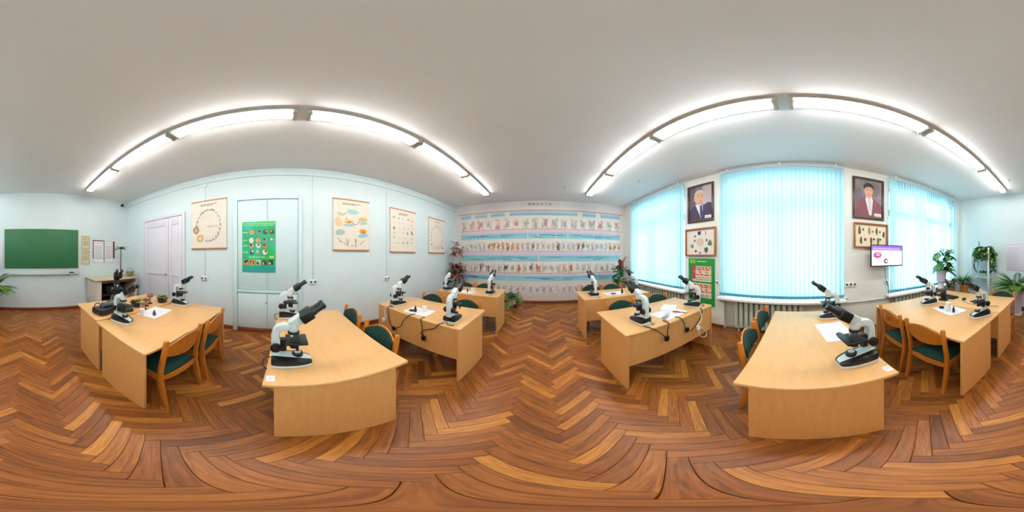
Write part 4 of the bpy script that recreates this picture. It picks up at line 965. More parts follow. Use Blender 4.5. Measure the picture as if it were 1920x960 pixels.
# ------------------------------------------------------------------ things lying on the desks
def sheet(x, y, rz, wd, h, label):
    t = thing('paper_sheet', label, 'paper', (x, y, 0.7502), R(rz), 'white sheets on the desks')
    n = 6; v = []; f = []
    for j in range(n + 1):
        for i in range(n + 1):
            a, b = i / n - 0.5, j / n - 0.5
            v.append((a * wd, b * h, 0.0008 + 0.004 * max(0, abs(a) + abs(b) - 0.62) * 2))
    k = len(v); v += [(p[0], p[1], p[2] - 0.0006) for p in v]
    for j in range(n):
        for i in range(n):
            q = (j * (n + 1) + i, j * (n + 1) + i + 1, (j + 1) * (n + 1) + i + 1, (j + 1) * (n + 1) + i); f.append(q); f.append(tuple(reversed([u_ + k for u_ in q])))
    m = MB(); m.add(v, f, True); m.build('page', SHEET, t)
    q = MB()
    for r_ in range(7): q.box(-wd * 0.34, wd * (0.3 - 0.1 * (r_ % 3)), h * (0.26 - r_ * 0.08), h * (0.26 - r_ * 0.08) + 0.004, 0.0009, 0.0013)
    q.build('faint_text', pm((206, 208, 216), 0.8), t); return t
def cup(x, y, label, h=0.075, r=0.032, mat=None):
    t = thing('cup', label, 'cup', (x, y, 0.7515), 0.0, 'small white cups on the desks')
    MB().lathe([(r * 0.78, 0), (r * 0.8, 0.002), (r, h), (r * 0.92, h), (r * 0.74, 0.006), (0.001, 0.006)], (0, 0, 0), 20).build('cup_wall', mat or WHITE, t)
    MB().lathe([(r * 1.04, h - 0.006), (r * 1.06, h - 0.002), (r * 0.99, h)], (0, 0, 0), 20).build('rim', mat or WHITE, t)
def bottle(x, y, label, rgb, h=0.09, r=0.018):
    t = thing('dropper_bottle', label, 'bottle', (x, y, 0.7515), 0.0, 'small dark bottles on the desks')
    MB().lathe([(r * 0.9, 0), (r, 0.004), (r, h * 0.55), (r * 0.5, h * 0.68), (r * 0.5, h * 0.72)], (0, 0, 0), 16).build('bottle_body', pm(rgb, 0.2), t)
    MB().lathe([(r * 0.6, h * 0.72), (r * 0.6, h * 0.86), (r * 0.3, h * 0.9), (r * 0.28, h)], (0, 0, 0), 14).build('cap', BLK, t)
def clip_box(x, y, rz, label, wd, d, h, mat, lidm):
    t = thing('slide_box', label, 'box', (x, y, 0.7515), R(rz), 'small boxes on the desks')
    MB().bbox(-wd / 2, wd / 2, -d / 2, d / 2, 0, h * 0.7, 0.003).build('box_tray', mat, t); MB().bbox(-wd / 2 - 0.002, wd / 2 + 0.002, -d / 2 - 0.002, d / 2 + 0.002, h * 0.7, h, 0.003).build('lid', lidm, t)
sheet(-1.45, 1.55, 8, 0.36, 0.25, 'white sheet in the middle of the second door-side desk')
cup(-1.40, 1.60, 'white cup on the second door-side desk sheet', 0.07, 0.03); bottle(-1.47, 1.50, 'dark dropper bottle on the second door-side desk', (40, 40, 46)); clip_box(-1.53, 1.49, 10, 'flat dark slide box on the second door-side desk', 0.06, 0.04, 0.02, BLK2, BLK)
sheet(-1.47, 3.02, -5, 0.34, 0.24, 'white sheet on the far door-side desk'); cup(-1.36, 3.03, 'white cup standing on the far door-side desk', 0.085, 0.04); bottle(-1.47, 3.0, 'dark dropper bottle on the far door-side desk', (40, 40, 46), 0.08, 0.015)
sheet(1.38, 2.9, 4, 0.40, 0.27, 'white sheet on the far window-side desk'); bottle(1.52, 2.83, 'dark dropper bottle on the far window-side desk', (40, 30, 40), 0.11, 0.02); clip_box(1.33, 2.83, -15, 'flat pale slide box on the far window-side desk', 0.09, 0.05, 0.025, GREY, BLK2)
sheet(1.44, 1.45, 6, 0.40, 0.29, 'white sheet in the middle of the second window-side desk'); sheet(1.60, 1.62, 35, 0.28, 0.2, 'second white sheet turned askew on the second window-side desk').location.z = 0.7545
clip_box(1.27, 1.34, 20, 'pale slide box with dark lid near the edge of the second window-side desk', 0.09, 0.05, 0.03, OFFW, GREY); cup(1.37, 1.41, 'white cup on the second window-side desk sheet', 0.05, 0.03)
sheet(1.48, -0.34, 8, 0.42, 0.28, 'white sheet between the two microscopes on the near window-side desk'); clip_box(1.36, -0.36, 24, 'small dark slide box on the near window-side desk sheet', 0.06, 0.04, 0.022, BLK2, pm((70, 78, 88), 0.4))
sheet(1.31, -1.76, -14, 0.38, 0.30, 'white napkin between the microscopes of the window-side front desk'); cup(1.30, -1.72, 'white cup on the napkin of the window-side front desk', 0.12, 0.04); bottle(1.20, -1.70, 'dark red dropper bottle on the window-side front desk', (70, 24, 24), 0.09, 0.018); clip_box(1.43, -1.74, 12, 'dark slide box on the napkin of the window-side front desk', 0.06, 0.04, 0.03, BLK2, BLK)
sheet(-1.45, -1.50, 10, 0.40, 0.28, 'white sheet on the door-side front desk'); cup(-1.26, -1.53, 'white cup beside the brown figurine on the door-side front desk', 0.085, 0.034); bottle(-1.36, -1.42, 'small brown dropper bottle on the door-side front desk', (96, 60, 34), 0.07, 0.02)
# red-handled dissecting tool on the second window-side desk
t = thing('dissecting_tool', 'red-handled dissecting tool with black tip on a white sheet', 'tool', (1.53, 1.38, 0.755), R(-58))
MB().tube([(-0.07, 0, 0.012), (-0.02, 0, 0.012), (0.03, 0, 0.010)], [0.009, 0.011, 0.007], 10).build('handle', pm((170, 30, 40), 0.4), t)
MB().tube([(0.03, 0, 0.010), (0.09, 0, 0.006), (0.13, 0, 0.004)], [0.005, 0.004, 0.001], 8).build('blade', BLK, t)
# keyboard, mouse and desk set on the desk beside the plants
t = thing('keyboard', 'black keyboard on the desk beside the plants', 'keyboard', (1.80, -2.33, 0.7502), R(-6))
MB().prism([(-0.08, 0.0), (0.08, 0.0), (0.08, 0.016), (-0.08, 0.026)], -0.22, 0.22, 'x', 0.003).build('keyboard_base', BLK, t)
km = MB().bbox(-0.0085, 0.0085, -0.0085, 0.0085, 0, 0.007, 0.0015, 1)
k0 = None
for r_ in range(5):
    for c_ in range(20):
        loc = (-0.20 + c_ * 0.021, -0.058 + r_ * 0.0275, 0.0235 - (r_ * 0.0275) * 0.0625)
        if k0 is None: k0 = km.build('key', BLK2, t, loc)
        else: link('key', k0.data, t, loc)
t = thing('computer_mouse', 'black computer mouse beside the keyboard', 'mouse', (1.43, -2.33, 0.7502), R(10))
m = MB(); vs = []; fs = []
for i in range(8):
    for k in range(16):
        q = 2 * PI * k / 16; z = 0.034 * math.sin(i / 7 * PI / 2); r_ = math.cos(i / 7 * PI / 2 * 0.97) ** 0.6
        vs.append((0.034 * r_ * math.cos(q), 0.055 * r_ * math.sin(q), z))
for i in range(7):
    for k in range(16): fs.append((i * 16 + k, i * 16 + (k + 1) % 16, (i + 1) * 16 + (k + 1) % 16, (i + 1) * 16 + k))
fs.append(tuple(7 * 16 + k for k in range(16))); fs.append(tuple(reversed(range(16)))); m.add(vs, fs, True); m.build('shell', BLK, t)
MB().lathe([(0.006, -0.004), (0.008, 0), (0.006, 0.004)], (0, 0.028, 0.031), 12, 'x').build('scroll_wheel', BLK2, t)
MB().tube([(0, 0.052, 0.008), (-0.02, 0.10, 0.004), (-0.15, 0.20, 0.004), (-0.42, 0.26, 0.004), (-0.62, 0.22, 0.004)], 0.003, 6).build('mouse_cord', BLK2, t)
t = thing('document_camera', 'black upright camera unit standing behind the napkin', 'camera unit', (1.70, -2.12, 0.7502), R(20))
MB().bbox(-0.07, 0.07, -0.06, 0.06, 0, 0.03, 0.006).build('foot', BLK, t); MB().bbox(-0.04, 0.04, -0.035, 0.03, 0.03, 0.17, 0.010).build('housing', BLK, t); MB().lathe([(0.022, 0.03), (0.022, 0.045), (0.016, 0.048)], (0, 0, 0.13), 16, 'y').build('lens_ring', BLK2, t)
# black power unit with carry handles
t = thing('power_unit', 'black power unit with looped handles on the desk by the chalkboard', 'power unit', (-0.90, -1.85, 0.7502), R(14))
MB().bbox(-0.12, 0.12, -0.09, 0.09, 0.008, 0.085, 0.014, 3).build('casing', BLK, t); MB().bbox(-0.10, 0.10, 0.09, 0.096, 0.02, 0.075, 0.003).build('front_panel', BLK2, t)
MB().tube([(-0.16, 0.0, 0.11), (0.02, 0.0, 0.115)], 0.036, 16).build('lamp_barrel', pm((96, 100, 106), 0.35, 'gunmetal'), t)
for x in (-0.08, 0.10): MB().tube([(x - 0.05, 0, 0.08), (x - 0.05, 0, 0.125), (x - 0.02, 0, 0.155), (x + 0.02, 0, 0.155), (x + 0.045, 0, 0.13), (x + 0.045, 0, 0.08)], 0.006, 8).build('handle', BLK, t)
for x, y in ((-0.09, -0.06), (0.09, -0.06), (-0.09, 0.06), (0.09, 0.06)): MB().lathe([(0.012, 0), (0.012, 0.01)], (x, y, 0), 10).build('foot', BLK2, t)
t = thing('camera_pouch', 'flat dark grey pouch beside the black power unit', 'pouch', (-1.16, -1.76, 0.7502), R(-12))
MB().bbox(-0.11, 0.11, -0.05, 0.05, 0, 0.05, 0.022, 4).build('pouch_body', pm((44, 46, 48), 0.7, 'dark_cloth'), t); MB().bbox(-0.10, 0.10, 0.0, 0.054, 0.028, 0.053, 0.010, 2).build('flap', pm((56, 58, 58), 0.7, 'dark_cloth_flap'), t)

# ------------------------------------------------------------------ cords hanging in front of the second-row desks
def cord(label, pts, mat, plug):
    t = thing('power_lead', label, 'cable', pts[0], 0.0, 'leads hanging in front of desks')
    o = Vector(pts[0]); P = [Vector(p) - o for p in pts]
    # smooth
    Q = []
    for i in range(len(P) - 1):
        p0, p1, p2, p3 = P[max(i - 1, 0)], P[i], P[i + 1], P[min(i + 2, len(P) - 1)]
        for s in range(5):
            u_ = s / 5; Q.append(0.5 * ((2 * p1) + (p2 - p0) * u_ + (2 * p0 - 5 * p1 + 4 * p2 - p3) * u_ ** 2 + (3 * p1 - p0 - 3 * p2 + p3) * u_ ** 3))
    Q.append(P[-1]); MB().tube(Q, 0.0055, 7).build('lead', mat, t)
    if plug is not None:
        q = Vector(plug) - o; MB().bbox(q.x - 0.026, q.x + 0.026, q.y - 0.018, q.y + 0.012, q.z - 0.03, q.z + 0.03, 0.008).build('plug_body', mat, t)
        m = MB()
        for s in (-1, 1): m.tube([q + Vector((s * 0.01, 0, -0.03)), q + Vector((s * 0.01, 0, -0.048))], 0.003, 6)
        m.build('pins', STEEL, t)
yB, yE = 1.338, 1.208
cord('black lead looping in front of the second door-side desk near the wall', [(-1.86, 1.42, 0.756), (-1.855, yB + 0.01, 0.758), (-1.835, yB, 0.647), (-1.788, yB, 0.50), (-1.714, yB, 0.474), (-1.576, yB, 0.545), (-1.525, yB, 0.642), (-1.42, yB + 0.005, 0.757), (-1.40, 1.42, 0.757)], BLK, (-1.715, yB - 0.004, 0.47))
cord('black lead in front of the second door-side desk near the aisle', [(-0.97, 1.41, 0.756), (-0.985, yB + 0.008, 0.757), (-1.044, yB, 0.69), (-1.154, yB, 0.641), (-1.222, yB, 0.582), (-1.175, yB, 0.525), (-1.205, yB, 0.60), (-1.212, yB, 0.685), (-1.232, yB + 0.005, 0.757), (-1.24, 1.42, 0.757)], BLK, (-1.18, yB - 0.004, 0.52))
cord('pale grey lead bundled at the wall end of the second door-side desk', [(-1.90, 1.42, 0.756), (-1.905, yB + 0.008, 0.757), (-1.93, yB, 0.66), (-1.89, yB, 0.58), (-1.93, yB, 0.50), (-1.90, yB, 0.62), (-1.94, yB, 0.55)], OFFW, (-1.94, yB - 0.006, 0.53))
cord('black lead with a plug in front of the second window-side desk near the aisle', [(0.95, 1.32, 0.756), (0.975, yE + 0.008, 0.757), (1.048, yE, 0.70), (1.125, yE, 0.619), (1.17, yE, 0.575), (1.176, yE, 0.666), (1.197, yE + 0.005, 0.757), (1.2, 1.3, 0.757)], BLK, (1.16, yE - 0.004, 0.575))
cord('black lead with a plug in front of the second window-side desk near the window', [(1.39, 1.3, 0.756), (1.395, yE + 0.008, 0.757), (1.444, yE, 0.67), (1.47, yE, 0.589), (1.552, yE, 0.526), (1.672, yE, 0.568), (1.80, yE, 0.69), (1.82, yE + 0.008, 0.757), (1.83, 1.255, 0.757)], BLK, (1.49, yE - 0.004, 0.57))
cord('white lead looping at the window end of the second window-side desk', [(1.765, 1.3, 0.756), (1.769, yE + 0.008, 0.757), (1.786, yE - 0.012, 0.616), (1.672, yE - 0.012, 0.546), (1.786, yE - 0.012, 0.491), (1.912, yE - 0.012, 0.365), (1.874, yE - 0.012, 0.30), (1.76, yE - 0.012, 0.36), (1.70, yE - 0.012, 0.50)], WHITE, (1.70, yE - 0.02, 0.52))

# ------------------------------------------------------------------ leaves and plants
def leaf_mesh(name, L, W, bend, mat, n=7, fold=0.25, tip=0.9, droop=0.0):
    """one arching leaf along +x, root at the origin"""
    v = []; f = []
    for i in range(n + 1):
        s = i / n; ang = bend * s; x = L * (math.sin(ang) / bend if abs(bend) > 1e-3 else s); z = -L * ((1 - math.cos(ang)) / bend if abs(bend) > 1e-3 else 0)
        wd = W * (math.sin(PI * min(1, s ** tip * 0.97 + 0.03))) ** 0.75 + 0.0008
        v += [(x, -wd / 2, z + fold * wd / 2), (x, 0, z), (x, wd / 2, z + fold * wd / 2)]
    for i in range(n):
        for k in (0, 1): f.append((3 * i + k, 3 * i + 3 + k, 3 * i + 4 + k, 3 * i + 1 + k))
    me = bpy.data.meshes.new(name); me.from_pydata(v, [], f); me.materials.append(mat); me.polygons.foreach_set('use_smooth', [True] * len(f)); me.update()
    return me
def frond_mesh(name, L, lw, bend, mat, n=14, W=0.012):
    mb = MB(); pts = []
    for i in range(n + 1):
        s = i / n; a = bend * s; pts.append(Vector((L * math.sin(a) / bend, 0, -L * (1 - math.cos(a)) / bend)))
    mb.tube(pts, [0.004 * (1 - 0.8 * i / n) + 0.0006 for i in range(n + 1)], 5)
    for i in range(2, n + 1):
        for s in (-1, 1):
            p = pts[i]; t = (pts[i] - pts[i - 1]).normalized(); ll = lw * math.sin(PI * (0.12 + 0.85 * i / n)) ** 0.6
            d_ = (t * 0.7 + Vector((0, s, 0)) * 0.8 + Vector((0, 0, -0.15))).normalized(); c = t.cross(d_).normalized().cross(d_) * W / 2
            a = p; b = p + d_ * ll * 0.5; e = p + d_ * ll + Vector((0, 0, -ll * 0.18))
            mb.add([a, b - c, e, b + c], [(0, 1, 2), (0, 2, 3)], True)
    me = bpy.data.meshes.new(name); me.from_pydata(mb.v, [], mb.f); me.materials.append(mat); me.polygons.foreach_set('use_smooth', mb.sm); me.update()
    return me
def put(name, me, parent, loc, az, el, roll=0.0, s=1.0):
    o = bpy.data.objects.new(name, me); COL.objects.link(o); o.parent = parent
    o.matrix_local = Matrix.Translation(loc) @ Matrix.Rotation(az, 4, 'Z') @ Matrix.Rotation(-el, 4, 'Y') @ Matrix.Rotation(roll, 4, 'X') @ Matrix.Scale(s, 4)
    return o
G1m = pm((66, 128, 62), 0.45, 'leaf_green', noise=0.2, scale=9); G2m = pm((112, 152, 66), 0.5, 'leaf_yellow_green', noise=0.2, scale=9); G3m = pm((44, 92, 48), 0.45, 'leaf_dark_green', noise=0.25, scale=9)
G4m = pm((96, 138, 84), 0.5, 'leaf_pale_green', noise=0.2, scale=9); RBm = pm((158, 96, 84), 0.7, 'dried_red_brown', noise=0.3, scale=14); RB2 = pm((112, 62, 54), 0.7, 'dried_dark_brown', noise=0.3, scale=14)
STEMW = pm((206, 206, 170), 0.6, 'pale_stem'); STEMB = pm((112, 84, 56), 0.8, 'brown_stem', noise=0.2, scale=20)
def pot(parent, r, h, mat, z=0.0, flare=1.25, name='pot'):
    MB().lathe([(r / flare, z), (r / flare + 0.004, z + 0.004), (r * 0.97, z + h * 0.86), (r * 1.06, z + h * 0.87), (r * 1.06, z + h), (r * 0.94, z + h), (r * 0.9, z + h * 0.88)], (0, 0, 0), 22).build(name, mat, parent)
    MB().lathe([(r * 0.92, z + h * 0.82), (r * 0.92, z + h * 0.87), (0.002, z + h * 0.90)], (0, 0, 0), 18).build('soil', SOIL, parent)
LV = leaf_mesh('leaf', 0.20, 0.10, 0.7, G1m, 7, 0.2); LVd = leaf_mesh('leaf', 0.18, 0.095, 0.9, G3m, 7, 0.2); LVp = leaf_mesh('leaf', 0.19, 0.10, 0.6, G4m, 7, 0.2)
LONG = leaf_mesh('leaf', 0.30, 0.045, 0.35, G3m, 7, 0.3)
STRAP = leaf_mesh('leaf', 0.55, 0.03, 1.7, G2m, 9, 0.4, 0.6); STRAPg = leaf_mesh('leaf', 0.55, 0.03, 1.4, G1m, 9, 0.4, 0.6)
SMALL = leaf_mesh('leaf', 0.07, 0.045, 0.8, G1m, 5, 0.2); SMALLd = leaf_mesh('leaf', 0.07, 0.045, 0.9, G3m, 5, 0.2); SMALLy = leaf_mesh('leaf', 0.07, 0.045, 0.9, G2m, 5, 0.2)
FROND = frond_mesh('frond', 0.62, 0.15, 1.2, G2m, 16, 0.022); FRONDg = frond_mesh('frond', 0.58, 0.15, 0.9, G1m, 16, 0.022)
SPRIG = frond_mesh('sprig', 0.30, 0.09, 0.6, RBm, 12, 0.036); SPRIGd = frond_mesh('sprig', 0.28, 0.09, 0.7, RB2, 12, 0.04)
rnd = random.Random(21)
# 1 broad-leaf plant on the sill of the plant window
t = thing('potted_plant', 'large-leaved potted plant in a lilac-white pot on the window sill', 'plant', (2.50, -3.02, 0.713), 0.0)
MB().lathe([(0.075, 0), (0.08, 0.006), (0.06, 0.14), (0.085, 0.15), (0.085, 0.17)], (0, 0, 0), 20).build('pot_stand', WHITE, t)
pot(t, 0.13, 0.28, pm((206, 200, 216), 0.4, 'pot_lilac_white'), 0.17)
for k in range(6):
    a = rnd.uniform(0, 6.28); h = rnd.uniform(0.15, 0.38); e = Vector((0.10 * math.cos(a), 0.10 * math.sin(a), 0.43 + h))
    MB().tube([(0.04 * math.cos(a), 0.04 * math.sin(a), 0.42), e * 0.5 + Vector((0, 0, 0.22)), e], [0.008, 0.007, 0.005], 6).build('stem', STEMW, t)
for k in range(70):
    a = rnd.uniform(0, 6.28); z = rnd.uniform(0.42, 0.88); r_ = 0.10 * rnd.random() + 0.03
    x_ = r_ * math.cos(a); put('leaf', rnd.choice([LV, LV, LVd, LVp]), t, (min(x_, 0.06) - 0.02, r_ * math.sin(a), z), a, rnd.uniform(-0.5, 0.9), rnd.uniform(-0.4, 0.4), rnd.uniform(1.05, 1.6) * (0.5 if math.cos(a) > 0.3 else 1.0))
for a, el, z in ((2.0, 0.12, 0.95), (-2.3, 0.1, 0.93), (-1.7, 0.05, 0.94), (2.9, -0.25, 0.72), (2.4, 0.0, 0.93), (-2.0, -0.3, 0.7)): put('leaf', LONG, t, (-0.02, 0, z), a, el, 0.2)
# 2 bushy grass plant on a brown stand
t = thing('bushy_plant', 'bushy narrow-leaved plant on a brown stand between the sill and the white rack', 'plant', (2.18, -3.55, 0.0), 0.0)
MB().lathe([(0.16, 0), (0.16, 0.03), (0.05, 0.05), (0.05, 0.50), (0.15, 0.53), (0.15, 0.56)], (0, 0, 0), 18).build('stand', pm((150, 96, 44), 0.5, 'stand_brown_wood'), t)
pot(t, 0.12, 0.22, pm((186, 120, 60), 0.5, 'pot_terracotta'), 0.56)
for k in range(150):
    a = rnd.uniform(0, 6.28); put('leaf', rnd.choice([STRAP, STRAPg, STRAPg]), t, (0.05 * math.cos(a), 0.05 * math.sin(a), 0.76), a, rnd.uniform(0.7, 1.55), rnd.uniform(-0.5, 0.5), rnd.uniform(0.5, 0.85))
t = thing('red_leaf_plant', 'small reddish-brown leafy plant in a clay pot near the sill', 'plant', (2.30, -3.15, 0.0), 0.0)
MB().lathe([(0.14, 0), (0.14, 0.03), (0.04, 0.05), (0.04, 0.56), (0.12, 0.58), (0.12, 0.60)], (0, 0, 0), 18).build('stand', pm((130, 84, 44), 0.5, 'stand_dark_wood'), t)
pot(t, 0.09, 0.15, pm((150, 96, 70), 0.6, 'pot_clay'), 0.60)
for k in range(34):
    a = rnd.uniform(0, 6.28); put('leaf', rnd.choice([SMALL, SMALLy, SMALLd]), t, (0.05 * math.cos(a), 0.05 * math.sin(a), rnd.uniform(0.74, 0.9)), a, rnd.uniform(-0.5, 1.0), rnd.uniform(-0.4, 0.4), rnd.uniform(0.9, 1.6))
for k in range(8):
    a = rnd.uniform(0, 6.28); put('red_leaf', SPRIG, t, (0.03 * math.cos(a), 0.03 * math.sin(a), 0.76), a, rnd.uniform(0.8, 1.4), 0, rnd.uniform(0.6, 0.9))
# 3 white rack with trailing vine
rk = thing('plant_rack', 'white open plant rack in front of the chalkboard wall corner', 'rack', (1.90, -4.05, 0.0), 0.0)
for x in (-0.25, 0.25):
    for y in (-0.16, 0.16): MB().bbox(x - 0.02, x + 0.02, y - 0.02, y + 0.02, 0, 1.72, 0.004).build('post', WHITE, rk)
for z in (0.35, 0.92, 1.38): MB().bbox(-0.26, 0.26, -0.17, 0.17, z, z + 0.02, 0.004).build('shelf', pm((206, 216, 218), 0.35, 'rack_shelf_pale'), rk)
t = thing('trailing_vine', 'trailing green vine spilling down the white plant rack', 'plant', (1.88, -4.08, 1.402), 0.0)
pot(t, 0.11, 0.16, pm((196, 178, 150), 0.5, 'pot_sand'))
MB().tube([(0.12, 0.02, 0.12), (0.125, 0.02, 0.5)], 0.012, 8).build('moss_pole', pm((90, 56, 44), 0.9, 'pole_brown'), t)
vines = []
for k in range(22):
    a = -rnd.uniform(0.3, 2.9) if k % 3 else rnd.uniform(0, 6.28)
    a = [R(180 + 25 * math.sin(k * 1.7)), R(100 + 40 * math.sin(k)), R(20 * math.sin(k * 2.1))][k % 3]
    ln = rnd.uniform(0.35, 0.75) if k % 3 == 0 else rnd.uniform(0.15, 0.35); P = []
    for i in range(9):
        s = i / 8; r_ = 0.05 + 0.24 * min(1, s * 2.0); P.append(Vector((r_ * math.cos(a), max(-0.2, r_ * math.sin(a)), 0.17 + 0.16 * math.sin(min(1, s * 2.2) * PI * 0.75) - ln * max(0, s - 0.35) * 1.2)))
    MB().tube(P, 0.003, 5).build('vine', STEMB, t)
    for i in range(1, 9):
        for q in range(3): put('leaf', rnd.choice([SMALL, SMALLd, SMALLd, SMALLy]), t, P[i] + Vector((rnd.uniform(-0.03, 0.03), rnd.uniform(-0.02, 0.03), rnd.uniform(-0.03, 0.03))), rnd.uniform(0, 6.28), rnd.uniform(-0.9, 0.5), rnd.uniform(-0.4, 0.4), rnd.uniform(1.2, 1.9))
t = thing('ribbon', 'dark red ribbon loop hanging inside the white plant rack', 'ribbon', (2.02, -3.96, 1.375), 0.0)
MB().tube([(0, 0, 0.004), (0.05, 0.0, -0.02), (0.09, 0.0, -0.09), (0.08, 0.0, -0.2), (0.03, 0.0, -0.28), (0.0, 0, -0.33)], [0.012, 0.014, 0.018, 0.02, 0.016, 0.008], 8).build('loop', pm((92, 30, 40), 0.6, 'ribbon_red'), t)
MB().tube([(0, 0, 0.004), (-0.05, 0.0, -0.04), (-0.06, 0.0, -0.12)], [0.01, 0.009, 0.006], 8).build('ribbon_tail', pm((92, 30, 40), 0.6, 'ribbon_red'), t)
t = thing('bowl_planter', 'shallow pale planter with drooping foliage on the middle rack shelf', 'plant', (1.86, -4.04, 0.942), 0.0)
pot(t, 0.13, 0.10, pm((186, 206, 206), 0.4, 'pot_pale_teal'))
for k in range(24):
    a = rnd.uniform(0, 6.28); put('leaf', rnd.choice([SMALLy, SMALL]), t, (0.06 * math.cos(a), 0.06 * math.sin(a), 0.1), a, rnd.uniform(0.2, 1.2), 0, rnd.uniform(0.9, 1.4))
# 4 big arching fern
t = thing('arching_fern', 'big arching fern in a pale lilac planter beside the chalkboard', 'plant', (0.93, -3.98, 0.0), 0.0)
MB().prism([(-0.15, -0.15), (0.15, -0.15), (0.15, 0.15), (-0.15, 0.15)], 0.0, 0.02, 'z').build('planter_foot', OFFW, t)
MB().lathe([(0.12, 0.02), (0.16, 0.5), (0.185, 0.70), (0.185, 0.73), (0.165, 0.73), (0.15, 0.66)], (0, 0, 0), 24).build('planter', pm((206, 200, 222), 0.45, 'planter_lilac'), t)
MB().lathe([(0.155, 0.64), (0.155, 0.67), (0.002, 0.68)], (0, 0, 0), 18).build('soil', SOIL, t)
for k in range(54):
    a = rnd.uniform(0, 6.28)
    if math.sin(a) < -0.35: a = -a
    put('frond', rnd.choice([FROND, FROND, FRONDg]), t, (0.05 * math.cos(a), 0.05 * math.sin(a), 0.68), a, rnd.uniform(0.25, 1.4), 0, rnd.uniform(0.65, 1.12))
# 5 palm by the display wall
t = thing('floor_palm', 'small palm in a white pot on the floor before the wall display', 'plant', (-0.88, 4.72, 0.0), 0.0)
pot(t, 0.13, 0.24, pm((214, 208, 206), 0.5, 'pot_white_grey'))
for k in range(26):
    a = rnd.uniform(0, 6.28)
    if math.sin(a) > 0.3: a = -a
    put('frond', rnd.choice([FROND, FROND, FRONDg]), t, (0.03 * math.cos(a), 0.03 * math.sin(a), 0.22), a, rnd.uniform(0.2, 1.35), 0, rnd.uniform(0.5, 0.92))
for i, x in enumerate((-0.93, -0.74)):
    t2 = thing('clay_pot', ('small dark clay pot in front of the floor palm, by the desk', 'small dark clay pot in front of the floor palm, on the aisle side')[i], 'pot', (x, 4.50, 0), 0.0, 'small dark pots by the palm')
    pot(t2, 0.055, 0.09, pm((84, 50, 34), 0.6, 'pot_dark_clay'))
# 6 dried branches in the corner
t = thing('dried_branches', 'tall arrangement of red-brown dried branches in the display corner', 'plant', (-2.62, 4.55, 0.0), 0.0)
MB().lathe([(0.10, 0), (0.13, 0.02), (0.15, 0.25), (0.11, 0.5), (0.07, 0.58), (0.09, 0.62), (0.08, 0.62), (0.06, 0.58)], (0, 0, 0), 22).build('vase', pm((96, 66, 54), 0.4, 'vase_brown'), t)
for k in range(9):
    a = rnd.uniform(0, 6.28); h = 1.75 if k < 4 else 1.0
    MB().tube([(0, 0, 0.55), (0.08 * math.cos(a), 0.08 * math.sin(a), 0.9), (0.14 * math.cos(a), 0.14 * math.sin(a), h)], [0.006, 0.005, 0.003], 5).build('branch', STEMB, t)
for k in range(130):
    a = rnd.uniform(0, 6.28); lo = k < 80
    z = rnd.gauss(0.98, 0.12) if lo else rnd.gauss(1.62, 0.13); r_ = rnd.uniform(0.02, 0.12 if lo else 0.08)
    put('sprig', rnd.choice([SPRIG, SPRIGd, SPRIGd]) if lo else SPRIG, t, (r_ * math.cos(a), r_ * math.sin(a), z), a, rnd.uniform(-0.3, 1.1), 0, rnd.uniform(0.55, 1.0) * (1.0 if lo else 0.8))
for k in range(14):
    a = rnd.uniform(-1.6, 0.6); put('leaf', rnd.choice([LVd, LV]), t, (0.1 * math.cos(a), 0.1 * math.sin(a), rnd.uniform(0.72, 0.92)), a, rnd.uniform(-0.4, 0.6), 0, 0.8)
# 7 leafy plant in the window corner of the display wall
t = thing('corner_plant', 'dense green plant with upright reddish stems in the window corner', 'plant', (2.38, 4.52, 0.0), 0.0)
MB().lathe([(0.17, 0), (0.17, 0.03), (0.05, 0.05), (0.05, 0.40), (0.17, 0.43), (0.17, 0.46)], (0, 0, 0), 18).build('stand', pm((120, 80, 44), 0.5, 'stand_brown'), t)
pot(t, 0.15, 0.24, pm((150, 110, 84), 0.6, 'pot_tan'), 0.46)
for k in range(80):
    a = rnd.uniform(0, 6.28); put('leaf', rnd.choice([LV, LV, LVd, LVp]), t, (0.14 * math.cos(a) * rnd.random() - 0.06, 0.14 * math.sin(a) * rnd.random(), rnd.uniform(0.66, 1.12)), a, rnd.uniform(-0.5, 0.8), rnd.uniform(-0.4, 0.4), rnd.uniform(0.75, 1.1))
for k in range(14):
    a = rnd.uniform(0, 6.28); put('red_stem', rnd.choice([SPRIG, SPRIGd]), t, (0.05 + 0.04 * math.cos(a), 0.04 * math.sin(a), rnd.uniform(1.0, 1.3)), a, rnd.uniform(0.9, 1.5), 0, 0.75)

# ------------------------------------------------------------------ cabinet in the front corner with its plant and basket
CABW = pm((222, 206, 192), 0.5, 'cabinet_pale_wood', noise=0.05, scale=5, stretch=(8, 8, 1))
t = thing('low_cabinet', 'pale open-fronted cabinet in the corner beside the lilac door', 'cabinet', (-2.18, -3.97, 0.0), 0.0)
MB().bbox(-0.66, 0.66, -0.37, 0.38, 0.88, 0.91, 0.005).build('cabinet_top', pm((206, 190, 160), 0.5, 'cabinet_top_wood', noise=0.06, scale=5), t)
for x in (-0.62, 0.46): MB().bbox(x, x + (0.03 if x < 0 else 0.13), -0.36, 0.33, 0, 0.88, 0.003).build('side_panel', CABW, t)
MB().bbox(-0.59, 0.46, -0.36, -0.34, 0.03, 0.88, 0.002, 1).build('back_panel', pm((34, 30, 30), 0.8, 'cabinet_dark_back'), t)
for z in (0.04, 0.46): MB().bbox(-0.59, 0.46, -0.34, 0.24, z, z + 0.02, 0.002, 1).build('shelf', pm((60, 44, 36), 0.6, 'cabinet_dark_shelf'), t)
MB().bbox(-0.59, 0.46, 0.27, 0.30, 0.80, 0.88, 0.002, 1).build('apron', pm((96, 66, 48), 0.5, 'cabinet_apron'), t)
t = thing('printer', 'black printer standing inside the pale open cabinet', 'printer', (-2.15, -3.97, 0.482), 0.0)
